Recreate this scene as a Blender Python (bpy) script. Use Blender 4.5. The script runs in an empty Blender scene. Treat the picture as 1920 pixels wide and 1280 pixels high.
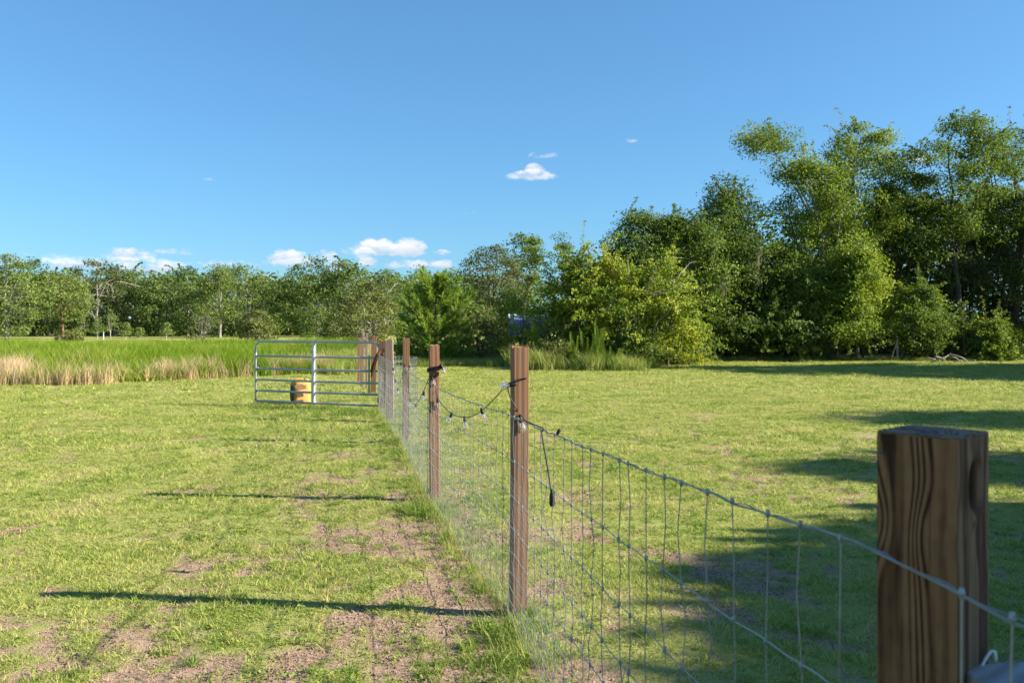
import bpy, math, random
import numpy as np
from mathutils import Vector, Matrix

S = bpy.context.scene
C = S.collection
R = math.radians
PI = math.pi

# ------------------------------------------------------------------ camera, sky, sun, exposure
FPX, CX, HY, H = 1600.0, 960.0, 608.0, 1.65        # focal length and horizon in photo pixels, eye height in metres
cam = bpy.data.objects.new('camera', bpy.data.cameras.new('camera'))
C.objects.link(cam); S.camera = cam
cam.location = (0, 0, H); cam.rotation_euler = (R(90), 0, 0)
cam.data.sensor_width = 36; cam.data.lens = FPX / 1920 * 36
cam.data.shift_y = -(640 - HY) / 1920
cam.data.clip_start = 0.05; cam.data.clip_end = 3000
cam.data.dof.use_dof = True; cam.data.dof.focus_distance = 6.0; cam.data.dof.aperture_fstop = 6.3

SUN_EL, SUN_AZ = R(27.5), R(96.5)                   # azimuth clockwise from +Y
sdir = Vector((math.sin(SUN_AZ) * math.cos(SUN_EL), math.cos(SUN_AZ) * math.cos(SUN_EL), math.sin(SUN_EL)))
sun = bpy.data.objects.new('sun', bpy.data.lights.new('sun', 'SUN'))
C.objects.link(sun); sun.rotation_euler = (-sdir).to_track_quat('-Z', 'Y').to_euler()
sun.data.energy = 5.0; sun.data.angle = R(0.53); sun.data.color = (1.0, 0.91, 0.76)
S.view_settings.view_transform = 'Standard'; S.view_settings.look = 'None'
S.view_settings.exposure = 1.5; S.view_settings.gamma = 1
S.render.engine = 'CYCLES'
S.cycles.use_denoising = True
S.cycles.max_bounces = 6; S.cycles.diffuse_bounces = 3; S.cycles.glossy_bounces = 2; S.cycles.transmission_bounces = 4; S.cycles.transparent_max_bounces = 6

W = bpy.data.worlds.new('World'); S.world = W; W.use_nodes = True
wn, wl = W.node_tree.nodes, W.node_tree.links
wn.clear()
wout = wn.new('ShaderNodeOutputWorld'); wbg = wn.new('ShaderNodeBackground')
wbg.inputs['Strength'].default_value = 0.0985
sky = wn.new('ShaderNodeTexSky'); sky.sky_type = 'NISHITA'; sky.sun_disc = False
sky.sun_elevation = SUN_EL; sky.sun_rotation = SUN_AZ
sky.air_density = 1.0; sky.dust_density = 0.5; sky.ozone_density = 8.0; sky.altitude = 0
wl.new(wbg.outputs[0], wout.inputs[0])


def wmath(op, a, b=None, c=None, clamp=False):
    n = wn.new('ShaderNodeMath'); n.operation = op; n.use_clamp = clamp
    for i, v in enumerate((a, b, c)):
        if v is None: continue
        if isinstance(v, (int, float)): n.inputs[i].default_value = v
        else: wl.new(v, n.inputs[i])
    return n.outputs[0]


# small fair-weather clouds: soft lumps round fixed compass directions (azimuth, elevation), broken up by noise
wtc = wn.new('ShaderNodeTexCoord'); wsep = wn.new('ShaderNodeSeparateXYZ')
wl.new(wtc.outputs['Generated'], wsep.inputs[0])
az = wmath('ARCTAN2', wsep.outputs[0], wsep.outputs[1])
el = wmath('ARCSINE', wsep.outputs[2])
wcomb = wn.new('ShaderNodeCombineXYZ')
wl.new(az, wcomb.inputs[0]); wl.new(wmath('MULTIPLY', el, 1.7), wcomb.inputs[1])
wno = wn.new('ShaderNodeTexNoise'); wno.inputs['Scale'].default_value = 42; wno.inputs['Detail'].default_value = 7
wno.inputs['Roughness'].default_value = 0.58
wl.new(wcomb.outputs[0], wno.inputs['Vector'])
wn2 = wn.new('ShaderNodeTexNoise'); wn2.inputs['Scale'].default_value = 120; wn2.inputs['Detail'].default_value = 5; wn2.inputs['Roughness'].default_value = 0.6
wl.new(wcomb.outputs[0], wn2.inputs['Vector'])
noise01 = wmath('ADD', wmath('MULTIPLY', wno.outputs[0], 0.68), wmath('MULTIPLY', wn2.outputs[0], 0.32))
CLOUDS = [  # photo pixel centre, half sizes in pixels, strength
    (998, 332, 52, 14, 1.0), (1002, 322, 22, 17, 1.1), (1018, 293, 30, 10, .55), (1183, 265, 14, 7, .55), (712, 472, 72, 22, 1.05), (768, 470, 36, 27, 1.25), (690, 462, 22, 17, 1.1), (722, 466, 24, 20, 1.15),
    (540, 490, 48, 24, 1.0), (546, 482, 18, 18, 1.15), (684, 490, 24, 26, 1.1), (608, 482, 28, 15, .7), (770, 498, 55, 14, .8), (828, 476, 20, 9, .7),
    (828, 498, 30, 13, .85), (240, 482, 50, 18, .85), (285, 505, 70, 22, .7), (335, 474, 55, 8, .4), (70, 478, 34, 8, .35), (140, 492, 70, 14, .5), (420, 498, 70, 12, .4),
    (838, 394, 14, 5, .3), (880, 400, 16, 5, .25), (395, 338, 16, 5, .2), (180, 500, 120, 18, .4), (1725, 300, 30, 20, .5),
    (600, 500, 90, 16, .45), (60, 500, 80, 16, .35)]
dens = None; shade = None
for (px, py, rx, ry, st) in CLOUDS:
    a0 = math.atan2(px - CX, FPX); e0 = math.asin((HY - py) / math.sqrt(FPX ** 2 + (px - CX) ** 2 + (HY - py) ** 2))
    da = wmath('DIVIDE', wmath('SUBTRACT', az, a0), rx / FPX)
    de = wmath('DIVIDE', wmath('SUBTRACT', el, e0), ry / FPX)
    de2 = wmath('MULTIPLY', de, wmath('ADD', 1.0, wmath('LESS_THAN', de, 0.0)))      # flatter under-side
    r2 = wmath('ADD', wmath('MULTIPLY', da, da), wmath('MULTIPLY', de2, de2))
    d = wmath('MULTIPLY', wmath('SUBTRACT', 1.05, r2), st)
    dens = d if dens is None else wmath('MAXIMUM', dens, d)
    sh = wmath('MULTIPLY', wmath('GREATER_THAN', d, 0.0), de)
    shade = sh if shade is None else wmath('ADD', shade, sh)
cd = wmath('ADD', wmath('MULTIPLY', dens, 0.95), wmath('MULTIPLY', wmath('SUBTRACT', noise01, 0.5), 4.0))
cd = wmath('MINIMUM', cd, wmath('MULTIPLY', dens, 2.2))
wmr = wn.new('ShaderNodeMapRange'); wmr.interpolation_type = 'SMOOTHSTEP'
wl.new(cd, wmr.inputs[0]); wmr.inputs[1].default_value = 0.02; wmr.inputs[2].default_value = 0.95
cover = wmath('MULTIPLY', wmr.outputs[0], 0.95)
ccol = wn.new('ShaderNodeMix'); ccol.data_type = 'RGBA'
wl.new(wmath('ADD', wmath('MULTIPLY', shade, 0.6), wmath('ADD', 0.35, wmath('MULTIPLY', wmath('SUBTRACT', noise01, 0.5), 1.4)), clamp=True), ccol.inputs[0])
ccol.inputs[6].default_value = (2.1, 2.6, 3.2, 1); ccol.inputs[7].default_value = (3.7, 3.75, 3.85, 1)
sgam = wn.new('ShaderNodeGamma'); sgam.inputs[1].default_value = 0.75; wl.new(sky.outputs[0], sgam.inputs[0])
stint = wn.new('ShaderNodeMix'); stint.data_type = 'RGBA'; stint.blend_type = 'MULTIPLY'; stint.inputs[0].default_value = 1.0
wl.new(sgam.outputs[0], stint.inputs[6]); stint.inputs[7].default_value = (.634, .91, 1.0, 1)
cmix = wn.new('ShaderNodeMix'); cmix.data_type = 'RGBA'
wl.new(cover, cmix.inputs[0]); wl.new(stint.outputs[2], cmix.inputs[6]); wl.new(ccol.outputs[2], cmix.inputs[7])
wl.new(cmix.outputs[2], wbg.inputs['Color'])


# ------------------------------------------------------------------ helpers
def at(px, py, d): return np.array([(px - CX) / FPX * d, d, H - (py - HY) / FPX * d])
def ground_at(px, py):
    d = FPX * H / (py - HY); return np.array([(px - CX) / FPX * d, d, 0.0])
def top_h(py, d): return H + (HY - py) * d / FPX


def mesh_np(name, V, F, smooth=False):
    V = np.asarray(V, dtype=np.float32).reshape(-1, 3); F = np.asarray(F, dtype=np.int32)
    k = F.shape[1]; me = bpy.data.meshes.new(name)
    me.vertices.add(len(V)); me.vertices.foreach_set('co', V.ravel())
    me.loops.add(F.size); me.loops.foreach_set('vertex_index', F.ravel())
    me.polygons.add(len(F)); me.polygons.foreach_set('loop_start', np.arange(len(F), dtype=np.int32) * k)
    if smooth: me.polygons.foreach_set('use_smooth', np.ones(len(F), dtype=bool))
    me.update(calc_edges=True)
    return me


def add_attr(me, name, vals):
    a = me.attributes.new(name, 'FLOAT', 'POINT'); a.data.foreach_set('value', np.asarray(vals, dtype=np.float32))


class MB:
    def __init__(s): s.V = []; s.F = []; s.n = 0
    def add(s, V, F):
        V = np.asarray(V, float).reshape(-1, 3)
        s.V.append(V); s.F += [tuple(int(i) + s.n for i in f) for f in F]; s.n += len(V)
    def box(s, c, half, rot=None):
        v = np.array([[x, y, z] for x in (-1, 1) for y in (-1, 1) for z in (-1, 1)], float) * np.asarray(half)
        if rot is not None: v = v @ np.array(rot.to_3x3()).T
        s.add(v + np.asarray(c), [(0, 1, 3, 2), (4, 6, 7, 5), (0, 4, 5, 1), (2, 3, 7, 6), (0, 2, 6, 4), (1, 5, 7, 3)])
    def tube(s, pts, rad, n=6, caps=True):
        V, F = tube_np(pts, rad, n)
        if caps:
            m = len(pts); F = [tuple(f) for f in F] + [tuple(range(n - 1, -1, -1)), tuple(range((m - 1) * n, m * n))]
        s.add(V, F)
    def lathe(s, prof, n=16, M=None):
        V = []; F = []
        for (r, z) in prof:
            for i in range(n):
                a = 2 * PI * i / n; V.append((r * math.cos(a), r * math.sin(a), z))
        for j in range(len(prof) - 1):
            for i in range(n): F.append((j * n + i, j * n + (i + 1) % n, (j + 1) * n + (i + 1) % n, (j + 1) * n + i))
        F.append(tuple(range(n - 1, -1, -1))); F.append(tuple(range((len(prof) - 1) * n, len(prof) * n)))
        V = np.array(V)
        if M is not None: V = V @ np.array(M.to_3x3()).T + np.array(M.translation)
        s.add(V, F)
    def build(s, name, mat, parent=None, smooth=False):
        me = bpy.data.meshes.new(name)
        me.from_pydata([tuple(v) for v in np.concatenate(s.V)], [], s.F)
        if smooth:
            me.polygons.foreach_set('use_smooth', np.ones(len(me.polygons), dtype=bool))
        me.update()
        return link(name, me, mat, parent)


def tube_np(pts, rad, n=4):
    P = np.asarray(pts, float); m = len(P)
    rad = np.full(m, rad, float) if np.isscalar(rad) else np.asarray(rad, float)
    T = np.gradient(P, axis=0) if m > 2 else np.repeat((P[-1] - P[0])[None], m, 0)
    T /= np.linalg.norm(T, axis=1, keepdims=True) + 1e-9
    ref = np.array([0.31, 0.2, 0.93]) if abs(T[0][2]) < 0.85 else np.array([0.9, 0.42, 0.1])
    U = np.cross(T, ref); U /= np.linalg.norm(U, axis=1, keepdims=True) + 1e-9
    B = np.cross(T, U)
    a = np.arange(n) * 2 * PI / n
    V = P[:, None] + rad[:, None, None] * (np.cos(a)[None, :, None] * U[:, None] + np.sin(a)[None, :, None] * B[:, None])
    j, i = np.meshgrid(np.arange(m - 1), np.arange(n), indexing='ij')
    F = np.stack([j * n + i, j * n + (i + 1) % n, (j + 1) * n + (i + 1) % n, (j + 1) * n + i], -1).reshape(-1, 4)
    return V.reshape(-1, 3), F


def link(name, me, mat=None, parent=None):
    o = bpy.data.objects.new(name, me); C.objects.link(o)
    if mat is not None and me is not None and not me.materials: me.materials.append(mat)
    if parent is not None: o.parent = parent
    return o


def tag(o, label=None, cat=None, group=None, kind=None):
    if label: o['label'] = label
    if cat: o['category'] = cat
    if group: o['group'] = group
    if kind: o['kind'] = kind
    return o


def thing(name, label, cat, loc=(0, 0, 0), rotz=0.0, group=None):
    o = bpy.data.objects.new(name, None); C.objects.link(o); o.empty_display_size = 0.2
    o.location = tuple(float(v) for v in loc); o.rotation_euler = (0, 0, rotz)
    return tag(o, label, cat, group)


def lattice_noise(seed, n=256):
    g = np.random.default_rng(seed).random((n, n))
    def f(x, y):
        x = np.asarray(x, float); y = np.asarray(y, float)
        xi = np.floor(x).astype(int); yi = np.floor(y).astype(int); fx = x - xi; fy = y - yi
        fx = fx * fx * (3 - 2 * fx); fy = fy * fy * (3 - 2 * fy)
        q = lambda a, b: g[a % n, b % n]
        return (q(xi, yi) * (1 - fx) + q(xi + 1, yi) * fx) * (1 - fy) + (q(xi, yi + 1) * (1 - fx) + q(xi + 1, yi + 1) * fx) * fy
    return f
_ln = lattice_noise(3)
def fbm(x, y, s=1.0, oct=4):
    v = 0; a = 0.5; t = 0
    for i in range(oct):
        v = v + a * _ln(x * s + 17.3 * i, y * s + 9.1 * i); t += a; a *= 0.5; s *= 2.05
    return v / t
def sstep(a, b, x):
    t = np.clip((x - a) / (b - a), 0, 1); return t * t * (3 - 2 * t)


# ------------------------------------------------------------------ materials
def new_mat(name):
    m = bpy.data.materials.new(name); m.use_nodes = True
    nt = m.node_tree; p = nt.nodes['Principled BSDF']; o = nt.nodes['Material Output']
    return m, nt, p, o
def nd(nt, t, **kw):
    n = nt.nodes.new(t)
    for k, v in kw.items(): setattr(n, k, v)
    return n
def ramp(nt, fac, stops, interp='LINEAR'):
    r = nt.nodes.new('ShaderNodeValToRGB'); r.color_ramp.interpolation = interp
    e = r.color_ramp.elements
    while len(e) < len(stops): e.new(0.5)
    for i, (p, c) in enumerate(stops): e[i].position = p; e[i].color = (*c, 1)
    if fac is not None: nt.links.new(fac, r.inputs[0])
    return r.outputs[0]
def noise(nt, vec, scale, detail=4, rough=0.55, dist=0.0):
    n = nd(nt, 'ShaderNodeTexNoise'); n.inputs['Scale'].default_value = scale; n.inputs['Detail'].default_value = detail
    n.inputs['Roughness'].default_value = rough; n.inputs['Distortion'].default_value = dist
    if vec is not None: nt.links.new(vec, n.inputs['Vector'])
    return n.outputs[0]
def mth(nt, op, a, b=None, clamp=False):
    n = nd(nt, 'ShaderNodeMath', operation=op, use_clamp=clamp)
    for i, v in enumerate((a, b)):
        if v is None: continue
        if isinstance(v, (int, float)): n.inputs[i].default_value = v
        else: nt.links.new(v, n.inputs[i])
    return n.outputs[0]
def mixc(nt, fac, a, b, blend='MIX'):
    n = nd(nt, 'ShaderNodeMix', data_type='RGBA', blend_type=blend)
    for i, v in ((0, fac), (6, a), (7, b)):
        if isinstance(v, (int, float)): n.inputs[i].default_value = v
        elif isinstance(v, tuple): n.inputs[i].default_value = (*v, 1)
        else: nt.links.new(v, n.inputs[i])
    return n.outputs[2]
def bump(nt, p, h, strength, dist=0.01):
    b = nd(nt, 'ShaderNodeBump'); b.inputs['Strength'].default_value = strength; b.inputs['Distance'].default_value = dist
    nt.links.new(h, b.inputs['Height']); nt.links.new(b.outputs[0], p.inputs['Normal'])


def leaf_mat(name, dark, mid, light, trans=0.4, patch=0.6, rough=0.6, gloss=0.18):
    m, nt, p, o = new_mat(name)
    g = nd(nt, 'ShaderNodeNewGeometry')
    big = noise(nt, g.outputs['Position'], patch, 2)
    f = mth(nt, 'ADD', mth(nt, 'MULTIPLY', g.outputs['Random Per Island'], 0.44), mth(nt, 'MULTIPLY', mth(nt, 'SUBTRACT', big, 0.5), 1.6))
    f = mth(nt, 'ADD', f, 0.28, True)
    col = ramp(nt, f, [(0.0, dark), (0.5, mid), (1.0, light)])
    nt.links.new(col, p.inputs['Base Color']); p.inputs['Roughness'].default_value = rough
    p.inputs['Specular IOR Level'].default_value = gloss
    t = nd(nt, 'ShaderNodeBsdfTranslucent'); mx = nd(nt, 'ShaderNodeMixShader'); mx.inputs[0].default_value = trans
    tc = mixc(nt, 1.0, col, (1.25, 1.2, 0.55), 'MULTIPLY'); nt.links.new(tc, t.inputs[0])
    nt.links.new(p.outputs[0], mx.inputs[1]); nt.links.new(t.outputs[0], mx.inputs[2]); nt.links.new(mx.outputs[0], o.inputs[0])
    return m


L_oak = leaf_mat('oak_leaf', (.046, .083, .017), (.117, .187, .032), (.225, .295, .054))
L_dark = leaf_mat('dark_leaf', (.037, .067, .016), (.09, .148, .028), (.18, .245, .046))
L_lite = leaf_mat('light_leaf', (.068, .116, .018), (.172, .25, .036), (.305, .37, .062))
L_grey = leaf_mat('greyish_leaf', (.055, .075, .032), (.10, .13, .05), (.17, .20, .08))
L_olive = leaf_mat('olive_leaf', (.075, .10, .03), (.15, .18, .05), (.25, .27, .085))
L_vine = leaf_mat('vine_leaf', (.06, .12, .015), (.21, .29, .032), (.48, .47, .065), patch=.9)
L_far = leaf_mat('far_leaf', (.055, .09, .025), (.115, .175, .043), (.205, .265, .066), patch=0.25)
L_farl = leaf_mat('far_light_leaf', (.085, .12, .035), (.155, .21, .055), (.24, .30, .08), patch=0.25)
L_pine = leaf_mat('pine_needle', (.08, .15, .022), (.18, .28, .038), (.30, .39, .07), patch=0.9, trans=0.3)
L_moss = leaf_mat('hanging_moss_strand', (.11, .12, .085), (.19, .20, .15), (.27, .28, .21), trans=0.3)
L_fennel = leaf_mat('fennel_leaf', (.09, .16, .03), (.16, .25, .045), (.24, .34, .07))


def blade_mat(name, cols, trans=0.35, patch=1.1, w=(0.66, 0.85), rough=0.55):
    m, nt, p, o = new_mat(name)
    g = nd(nt, 'ShaderNodeNewGeometry'); oi = nd(nt, 'ShaderNodeObjectInfo')
    big = noise(nt, g.outputs['Position'], patch, 4, 0.6)
    f = mth(nt, 'ADD', mth(nt, 'MULTIPLY', g.outputs['Random Per Island'], w[0]), mth(nt, 'MULTIPLY', mth(nt, 'SUBTRACT', big, 0.5), w[1] * 1.6))
    f = mth(nt, 'ADD', f, mth(nt, 'MULTIPLY', mth(nt, 'SUBTRACT', oi.outputs['Random'], 0.5), 0.35))
    f = mth(nt, 'ADD', f, 0.5 - w[0] / 2, True)
    col = ramp(nt, f, cols)
    nt.links.new(col, p.inputs['Base Color']); p.inputs['Roughness'].default_value = rough
    p.inputs['Specular IOR Level'].default_value = 0.15
    t = nd(nt, 'ShaderNodeBsdfTranslucent'); mx = nd(nt, 'ShaderNodeMixShader'); mx.inputs[0].default_value = trans
    nt.links.new(col, t.inputs[0])
    nt.links.new(p.outputs[0], mx.inputs[1]); nt.links.new(t.outputs[0], mx.inputs[2]); nt.links.new(mx.outputs[0], o.inputs[0])
    return m


G_lawn = blade_mat('lawn_blade', [(0, (.13, .215, .03)), (.32, (.265, .35, .062)), (.6, (.40, .44, .105)), (.86, (.52, .49, .18)), (1, (.58, .47, .25))], trans=0.42)
G_weed = blade_mat('weed_blade', [(0, (.10, .18, .024)), (.5, (.19, .29, .045)), (1, (.34, .38, .085))])
G_dry = blade_mat('straw_blade', [(0, (.30, .20, .13)), (.5, (.44, .31, .21)), (1, (.56, .43, .30))], trans=0.2)
G_tan = blade_mat('dry_stalk', [(0, (.40, .27, .13)), (.5, (.54, .39, .22)), (1, (.64, .50, .31))], patch=0.5)
G_marsh = blade_mat('marsh_blade', [(0, (.06, .125, .005)), (.45, (.115, .205, .008)), (.8, (.19, .28, .016)), (1, (.36, .33, .10))], patch=0.3, trans=0.3)
G_edge = blade_mat('edge_grass_blade', [(0, (.13, .215, .03)), (.5, (.26, .335, .06)), (1, (.46, .43, .15))])


def bark_mat(name, a, b, sc=6.0):
    m, nt, p, o = new_mat(name)
    tc = nd(nt, 'ShaderNodeTexCoord'); mp = nd(nt, 'ShaderNodeMapping'); mp.inputs['Scale'].default_value = (1, 1, 0.25)
    nt.links.new(tc.outputs['Object'], mp.inputs[0])
    n = noise(nt, mp.outputs[0], sc, 6, 0.65)
    nt.links.new(ramp(nt, n, [(0.3, a), (0.7, b)]), p.inputs['Base Color']); p.inputs['Roughness'].default_value = 0.95
    bump(nt, p, n, 0.8, 0.03)
    return m
B_dark = bark_mat('dark_bark', (.035, .028, .022), (.13, .105, .085))
B_grey = bark_mat('grey_bark', (.10, .09, .08), (.30, .27, .24))
B_pale = bark_mat('pale_bark', (.20, .17, .14), (.48, .43, .37))
B_red = bark_mat('reddish_bark', (.10, .05, .03), (.26, .15, .09))


def wood_mat(name, dark, mid, light, grey=0.0, ringscale=55.0, greycol=(.30, .27, .25)):
    m, nt, p, o = new_mat(name)
    tc = nd(nt, 'ShaderNodeTexCoord'); mp = nd(nt, 'ShaderNodeMapping'); mp.inputs['Scale'].default_value = (1, 1, 0.045)
    oi = nd(nt, 'ShaderNodeObjectInfo'); cb = nd(nt, 'ShaderNodeCombineXYZ')
    nt.links.new(mth(nt, 'MULTIPLY', oi.outputs['Random'], 7.0), cb.inputs[0]); nt.links.new(cb.outputs[0], mp.inputs['Location'])
    nt.links.new(tc.outputs['Object'], mp.inputs[0])
    warp = noise(nt, mp.outputs[0], 9, 3, 0.6)
    wv = nd(nt, 'ShaderNodeTexWave', wave_type='RINGS', rings_direction='Z'); wv.inputs['Scale'].default_value = ringscale / 6.28
    wv.inputs['Distortion'].default_value = 5.0; wv.inputs['Detail'].default_value = 2; wv.inputs['Detail Scale'].default_value = 0.6
    nt.links.new(mp.outputs[0], wv.inputs['Vector'])
    fine = noise(nt, mp.outputs[0], 160, 3, 0.6)
    f = mth(nt, 'ADD', mth(nt, 'MULTIPLY', wv.outputs[1], 0.45), mth(nt, 'MULTIPLY', fine, 0.5))
    f = mth(nt, 'ADD', f, mth(nt, 'MULTIPLY', mth(nt, 'SUBTRACT', warp, 0.5), 0.7), True)
    col = ramp(nt, f, [(0.1, dark), (0.5, mid), (0.9, light)])
    stain = noise(nt, tc.outputs['Object'], 5, 4, 0.6)
    if grey: col = mixc(nt, mth(nt, 'MULTIPLY', stain, grey), col, greycol)
    nt.links.new(col, p.inputs['Base Color']); p.inputs['Roughness'].default_value = 0.85
    p.inputs['Specular IOR Level'].default_value = 0.2
    bump(nt, p, f, 0.5, 0.004)
    return m
W_post = wood_mat('treated_post_wood', (.09, .04, .018), (.20, .098, .047), (.28, .155, .085), 0.5, greycol=(.21, .145, .105))
W_post2 = wood_mat('browner_post_wood', (.10, .042, .02), (.22, .105, .052), (.31, .165, .09), 0.35, greycol=(.24, .17, .13))
W_grey = wood_mat('weathered_grey_wood', (.13, .085, .062), (.235, .16, .125), (.32, .235, .19), 0.6, greycol=(.25, .20, .175))
W_rail = wood_mat('grey_rail_wood', (.16, .15, .15), (.30, .29, .29), (.42, .41, .42), 0.5)

# near post: the grain lines come from a flow value stored on the surface
m, nt, p, o = new_mat('near_post_wood'); W_near = m
ga = nd(nt, 'ShaderNodeAttribute', attribute_name='grain'); ka = nd(nt, 'ShaderNodeAttribute', attribute_name='knot')
tc = nd(nt, 'ShaderNodeTexCoord'); mp = nd(nt, 'ShaderNodeMapping'); mp.inputs['Scale'].default_value = (1, 1, 0.05)
nt.links.new(tc.outputs['Object'], mp.inputs[0])
w1 = noise(nt, mp.outputs[0], 14, 3, 0.5); fib = noise(nt, mp.outputs[0], 320, 3, 0.6)
gs = mth(nt, 'ADD', mth(nt, 'MULTIPLY', ga.outputs['Fac'], 480.0), mth(nt, 'MULTIPLY', mth(nt, 'SINE', mth(nt, 'MULTIPLY', ga.outputs['Fac'], 130.0)), 4.5))
ph = mth(nt, 'ADD', gs, mth(nt, 'MULTIPLY', w1, 16.0))
rg = mth(nt, 'POWER', mth(nt, 'ADD', mth(nt, 'MULTIPLY', mth(nt, 'SINE', ph), 0.5), 0.5), 2.2)
lowf = mth(nt, 'MULTIPLY', mth(nt, 'SUBTRACT', noise(nt, mp.outputs[0], 34, 3, 0.6), 0.16), 1.9, True)
f = mth(nt, 'SUBTRACT', mth(nt, 'ADD', 0.72, mth(nt, 'MULTIPLY', mth(nt, 'SUBTRACT', fib, 0.5), 0.5)), mth(nt, 'MULTIPLY', rg, mth(nt, 'MULTIPLY', lowf, 0.95)), True)
f = mth(nt, 'ADD', f, mth(nt, 'MULTIPLY', mth(nt, 'SUBTRACT', noise(nt, tc.outputs['Object'], 30, 5, 0.65), 0.5), 0.45), True)
col = ramp(nt, f, [(0.05, (.035, .014, .005)), (0.45, (.16, .073, .026)), (0.85, (.28, .145, .058))])
gq = mth(nt, 'MULTIPLY', nd(nt, 'ShaderNodeAttribute', attribute_name='weather').outputs['Fac'], 0.75)
col = mixc(nt, gq, col, mixc(nt, rg, (.22, .165, .125), (.085, .055, .04)))
col = mixc(nt, ka.outputs['Fac'], col, (.035, .018, .010))
nt.links.new(col, p.inputs['Base Color']); p.inputs['Roughness'].default_value = 0.8; p.inputs['Specular IOR Level'].default_value = 0.2
bump(nt, p, f, 0.6, 0.003)


def metal_mat(name, col, rough, rust=0.0, metallic=0.85):
    m, nt, p, o = new_mat(name)
    tc = nd(nt, 'ShaderNodeTexCoord'); n = noise(nt, tc.outputs['Object'], 25, 4, 0.6)
    c = ramp(nt, n, [(0.3, tuple(v * 0.75 for v in col)), (0.7, col)])
    if rust:
        n2 = noise(nt, tc.outputs['Object'], 9, 5, 0.7)
        c = mixc(nt, mth(nt, 'MULTIPLY', ramp(nt, n2, [(0.5, (0, 0, 0)), (0.7, (1, 1, 1))]), rust), c, (.20, .09, .045))
    nt.links.new(c, p.inputs['Base Color']); p.inputs['Metallic'].default_value = metallic; p.inputs['Roughness'].default_value = rough
    return m
M_wire = metal_mat('galvanised_wire', (.31, .345, .34), 0.5, 0.25, 0.5)
M_net = metal_mat('netting_wire', (.42, .44, .42), 0.6, 0.1, 0.4)
M_gate = metal_mat('galvanised_gate_tube', (.40, .44, .47), 0.4, 0.12, 0.8)  # darker than the brace: the rails' shaded side is put into the colour
M_brace = metal_mat('sunlit_zinc_strip', (.58, .60, .62), 0.5, 0.0, 0.3)  # same metal made brighter: sunlight on the brace is put into its colour
M_rust = metal_mat('rusty_iron', (.16, .13, .11), 0.7, 0.6, 0.5)


def plain_mat(name, col, rough=0.6, var=0.25, sc=12, spec=0.4):
    m, nt, p, o = new_mat(name)
    tc = nd(nt, 'ShaderNodeTexCoord'); n = noise(nt, tc.outputs['Object'], sc, 5, 0.65)
    nt.links.new(ramp(nt, n, [(0.25, tuple(v * (1 - var) for v in col)), (0.75, tuple(min(1, v * (1 + var * 0.5)) for v in col))]), p.inputs['Base Color'])
    p.inputs['Roughness'].default_value = rough; p.inputs['Specular IOR Level'].default_value = spec
    return m
P_black = plain_mat('black_rubber', (.012, .012, .013), 0.5)
P_leather = plain_mat('red_brown_leather', (.085, .026, .015), 0.65, 0.4, 20, 0.25)
P_yellow = plain_mat('yellow_plastic', (.52, .275, .065), 0.6, 0.5, 7)
P_mark = plain_mat('dark_brown_mark', (.075, .045, .025), 0.8, 0.6, 18)
P_grime = plain_mat('brown_grime', (.20, .115, .055), 0.8, 0.5, 18)
P_white = plain_mat('white_plastic', (.75, .76, .78), 0.4, 0.1)
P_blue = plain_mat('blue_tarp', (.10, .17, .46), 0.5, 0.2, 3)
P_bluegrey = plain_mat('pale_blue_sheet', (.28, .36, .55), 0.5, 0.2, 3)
P_green = plain_mat('green_painted_steel', (.03, .10, .06), 0.6)
P_dark = plain_mat('dark_weathered_post', (.045, .038, .032), 0.9, 0.4, 20)
P_clod = plain_mat('soil_crumb', (.30, .205, .145), 0.95, 0.6, 4, 0.1)
P_dead = plain_mat('dead_wood', (.30, .26, .23), 0.9, 0.4, 20)
m, nt, p, o = new_mat('clear_bulb_glass'); M_glass = m
p.inputs['Base Color'].default_value = (1, 1, 1, 1); p.inputs['Roughness'].default_value = 0.03
p.inputs['Transmission Weight'].default_value = 0.92; p.inputs['IOR'].default_value = 1.3
P_filament = plain_mat('amber_filament', (.75, .28, .06), 0.35, 0.1)

# ground
m, nt, p, o = new_mat('lawn_ground'); M_ground = m
g = nd(nt, 'ShaderNodeNewGeometry'); ba = nd(nt, 'ShaderNodeAttribute', attribute_name='bare')
n1 = noise(nt, g.outputs['Position'], 0.35, 6, 0.6); n2 = noise(nt, g.outputs['Position'], 9, 6, 0.7); n3 = noise(nt, g.outputs['Position'], 70, 4, 0.7)
gr = ramp(nt, mth(nt, 'ADD', mth(nt, 'MULTIPLY', n1, 0.5), mth(nt, 'MULTIPLY', n2, 0.5)), [(0.3, (.16, .20, .045)), (0.5, (.27, .29, .08)), (0.72, (.40, .35, .14))])
so = ramp(nt, mth(nt, 'ADD', mth(nt, 'MULTIPLY', n2, 0.5), mth(nt, 'MULTIPLY', n3, 0.5)), [(0.25, (.12, .08, .055)), (0.42, (.27, .18, .125)), (0.55, (.38, .265, .19)), (0.75, (.52, .385, .295))])
nt.links.new(mixc(nt, ba.outputs['Fac'], gr, so), p.inputs['Base Color']); p.inputs['Roughness'].default_value = 1.0
p.inputs['Specular IOR Level'].default_value = 0.1
bump(nt, p, mth(nt, 'ADD', mth(nt, 'MULTIPLY', n3, 0.5), n2), 0.9, 0.03)

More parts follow.
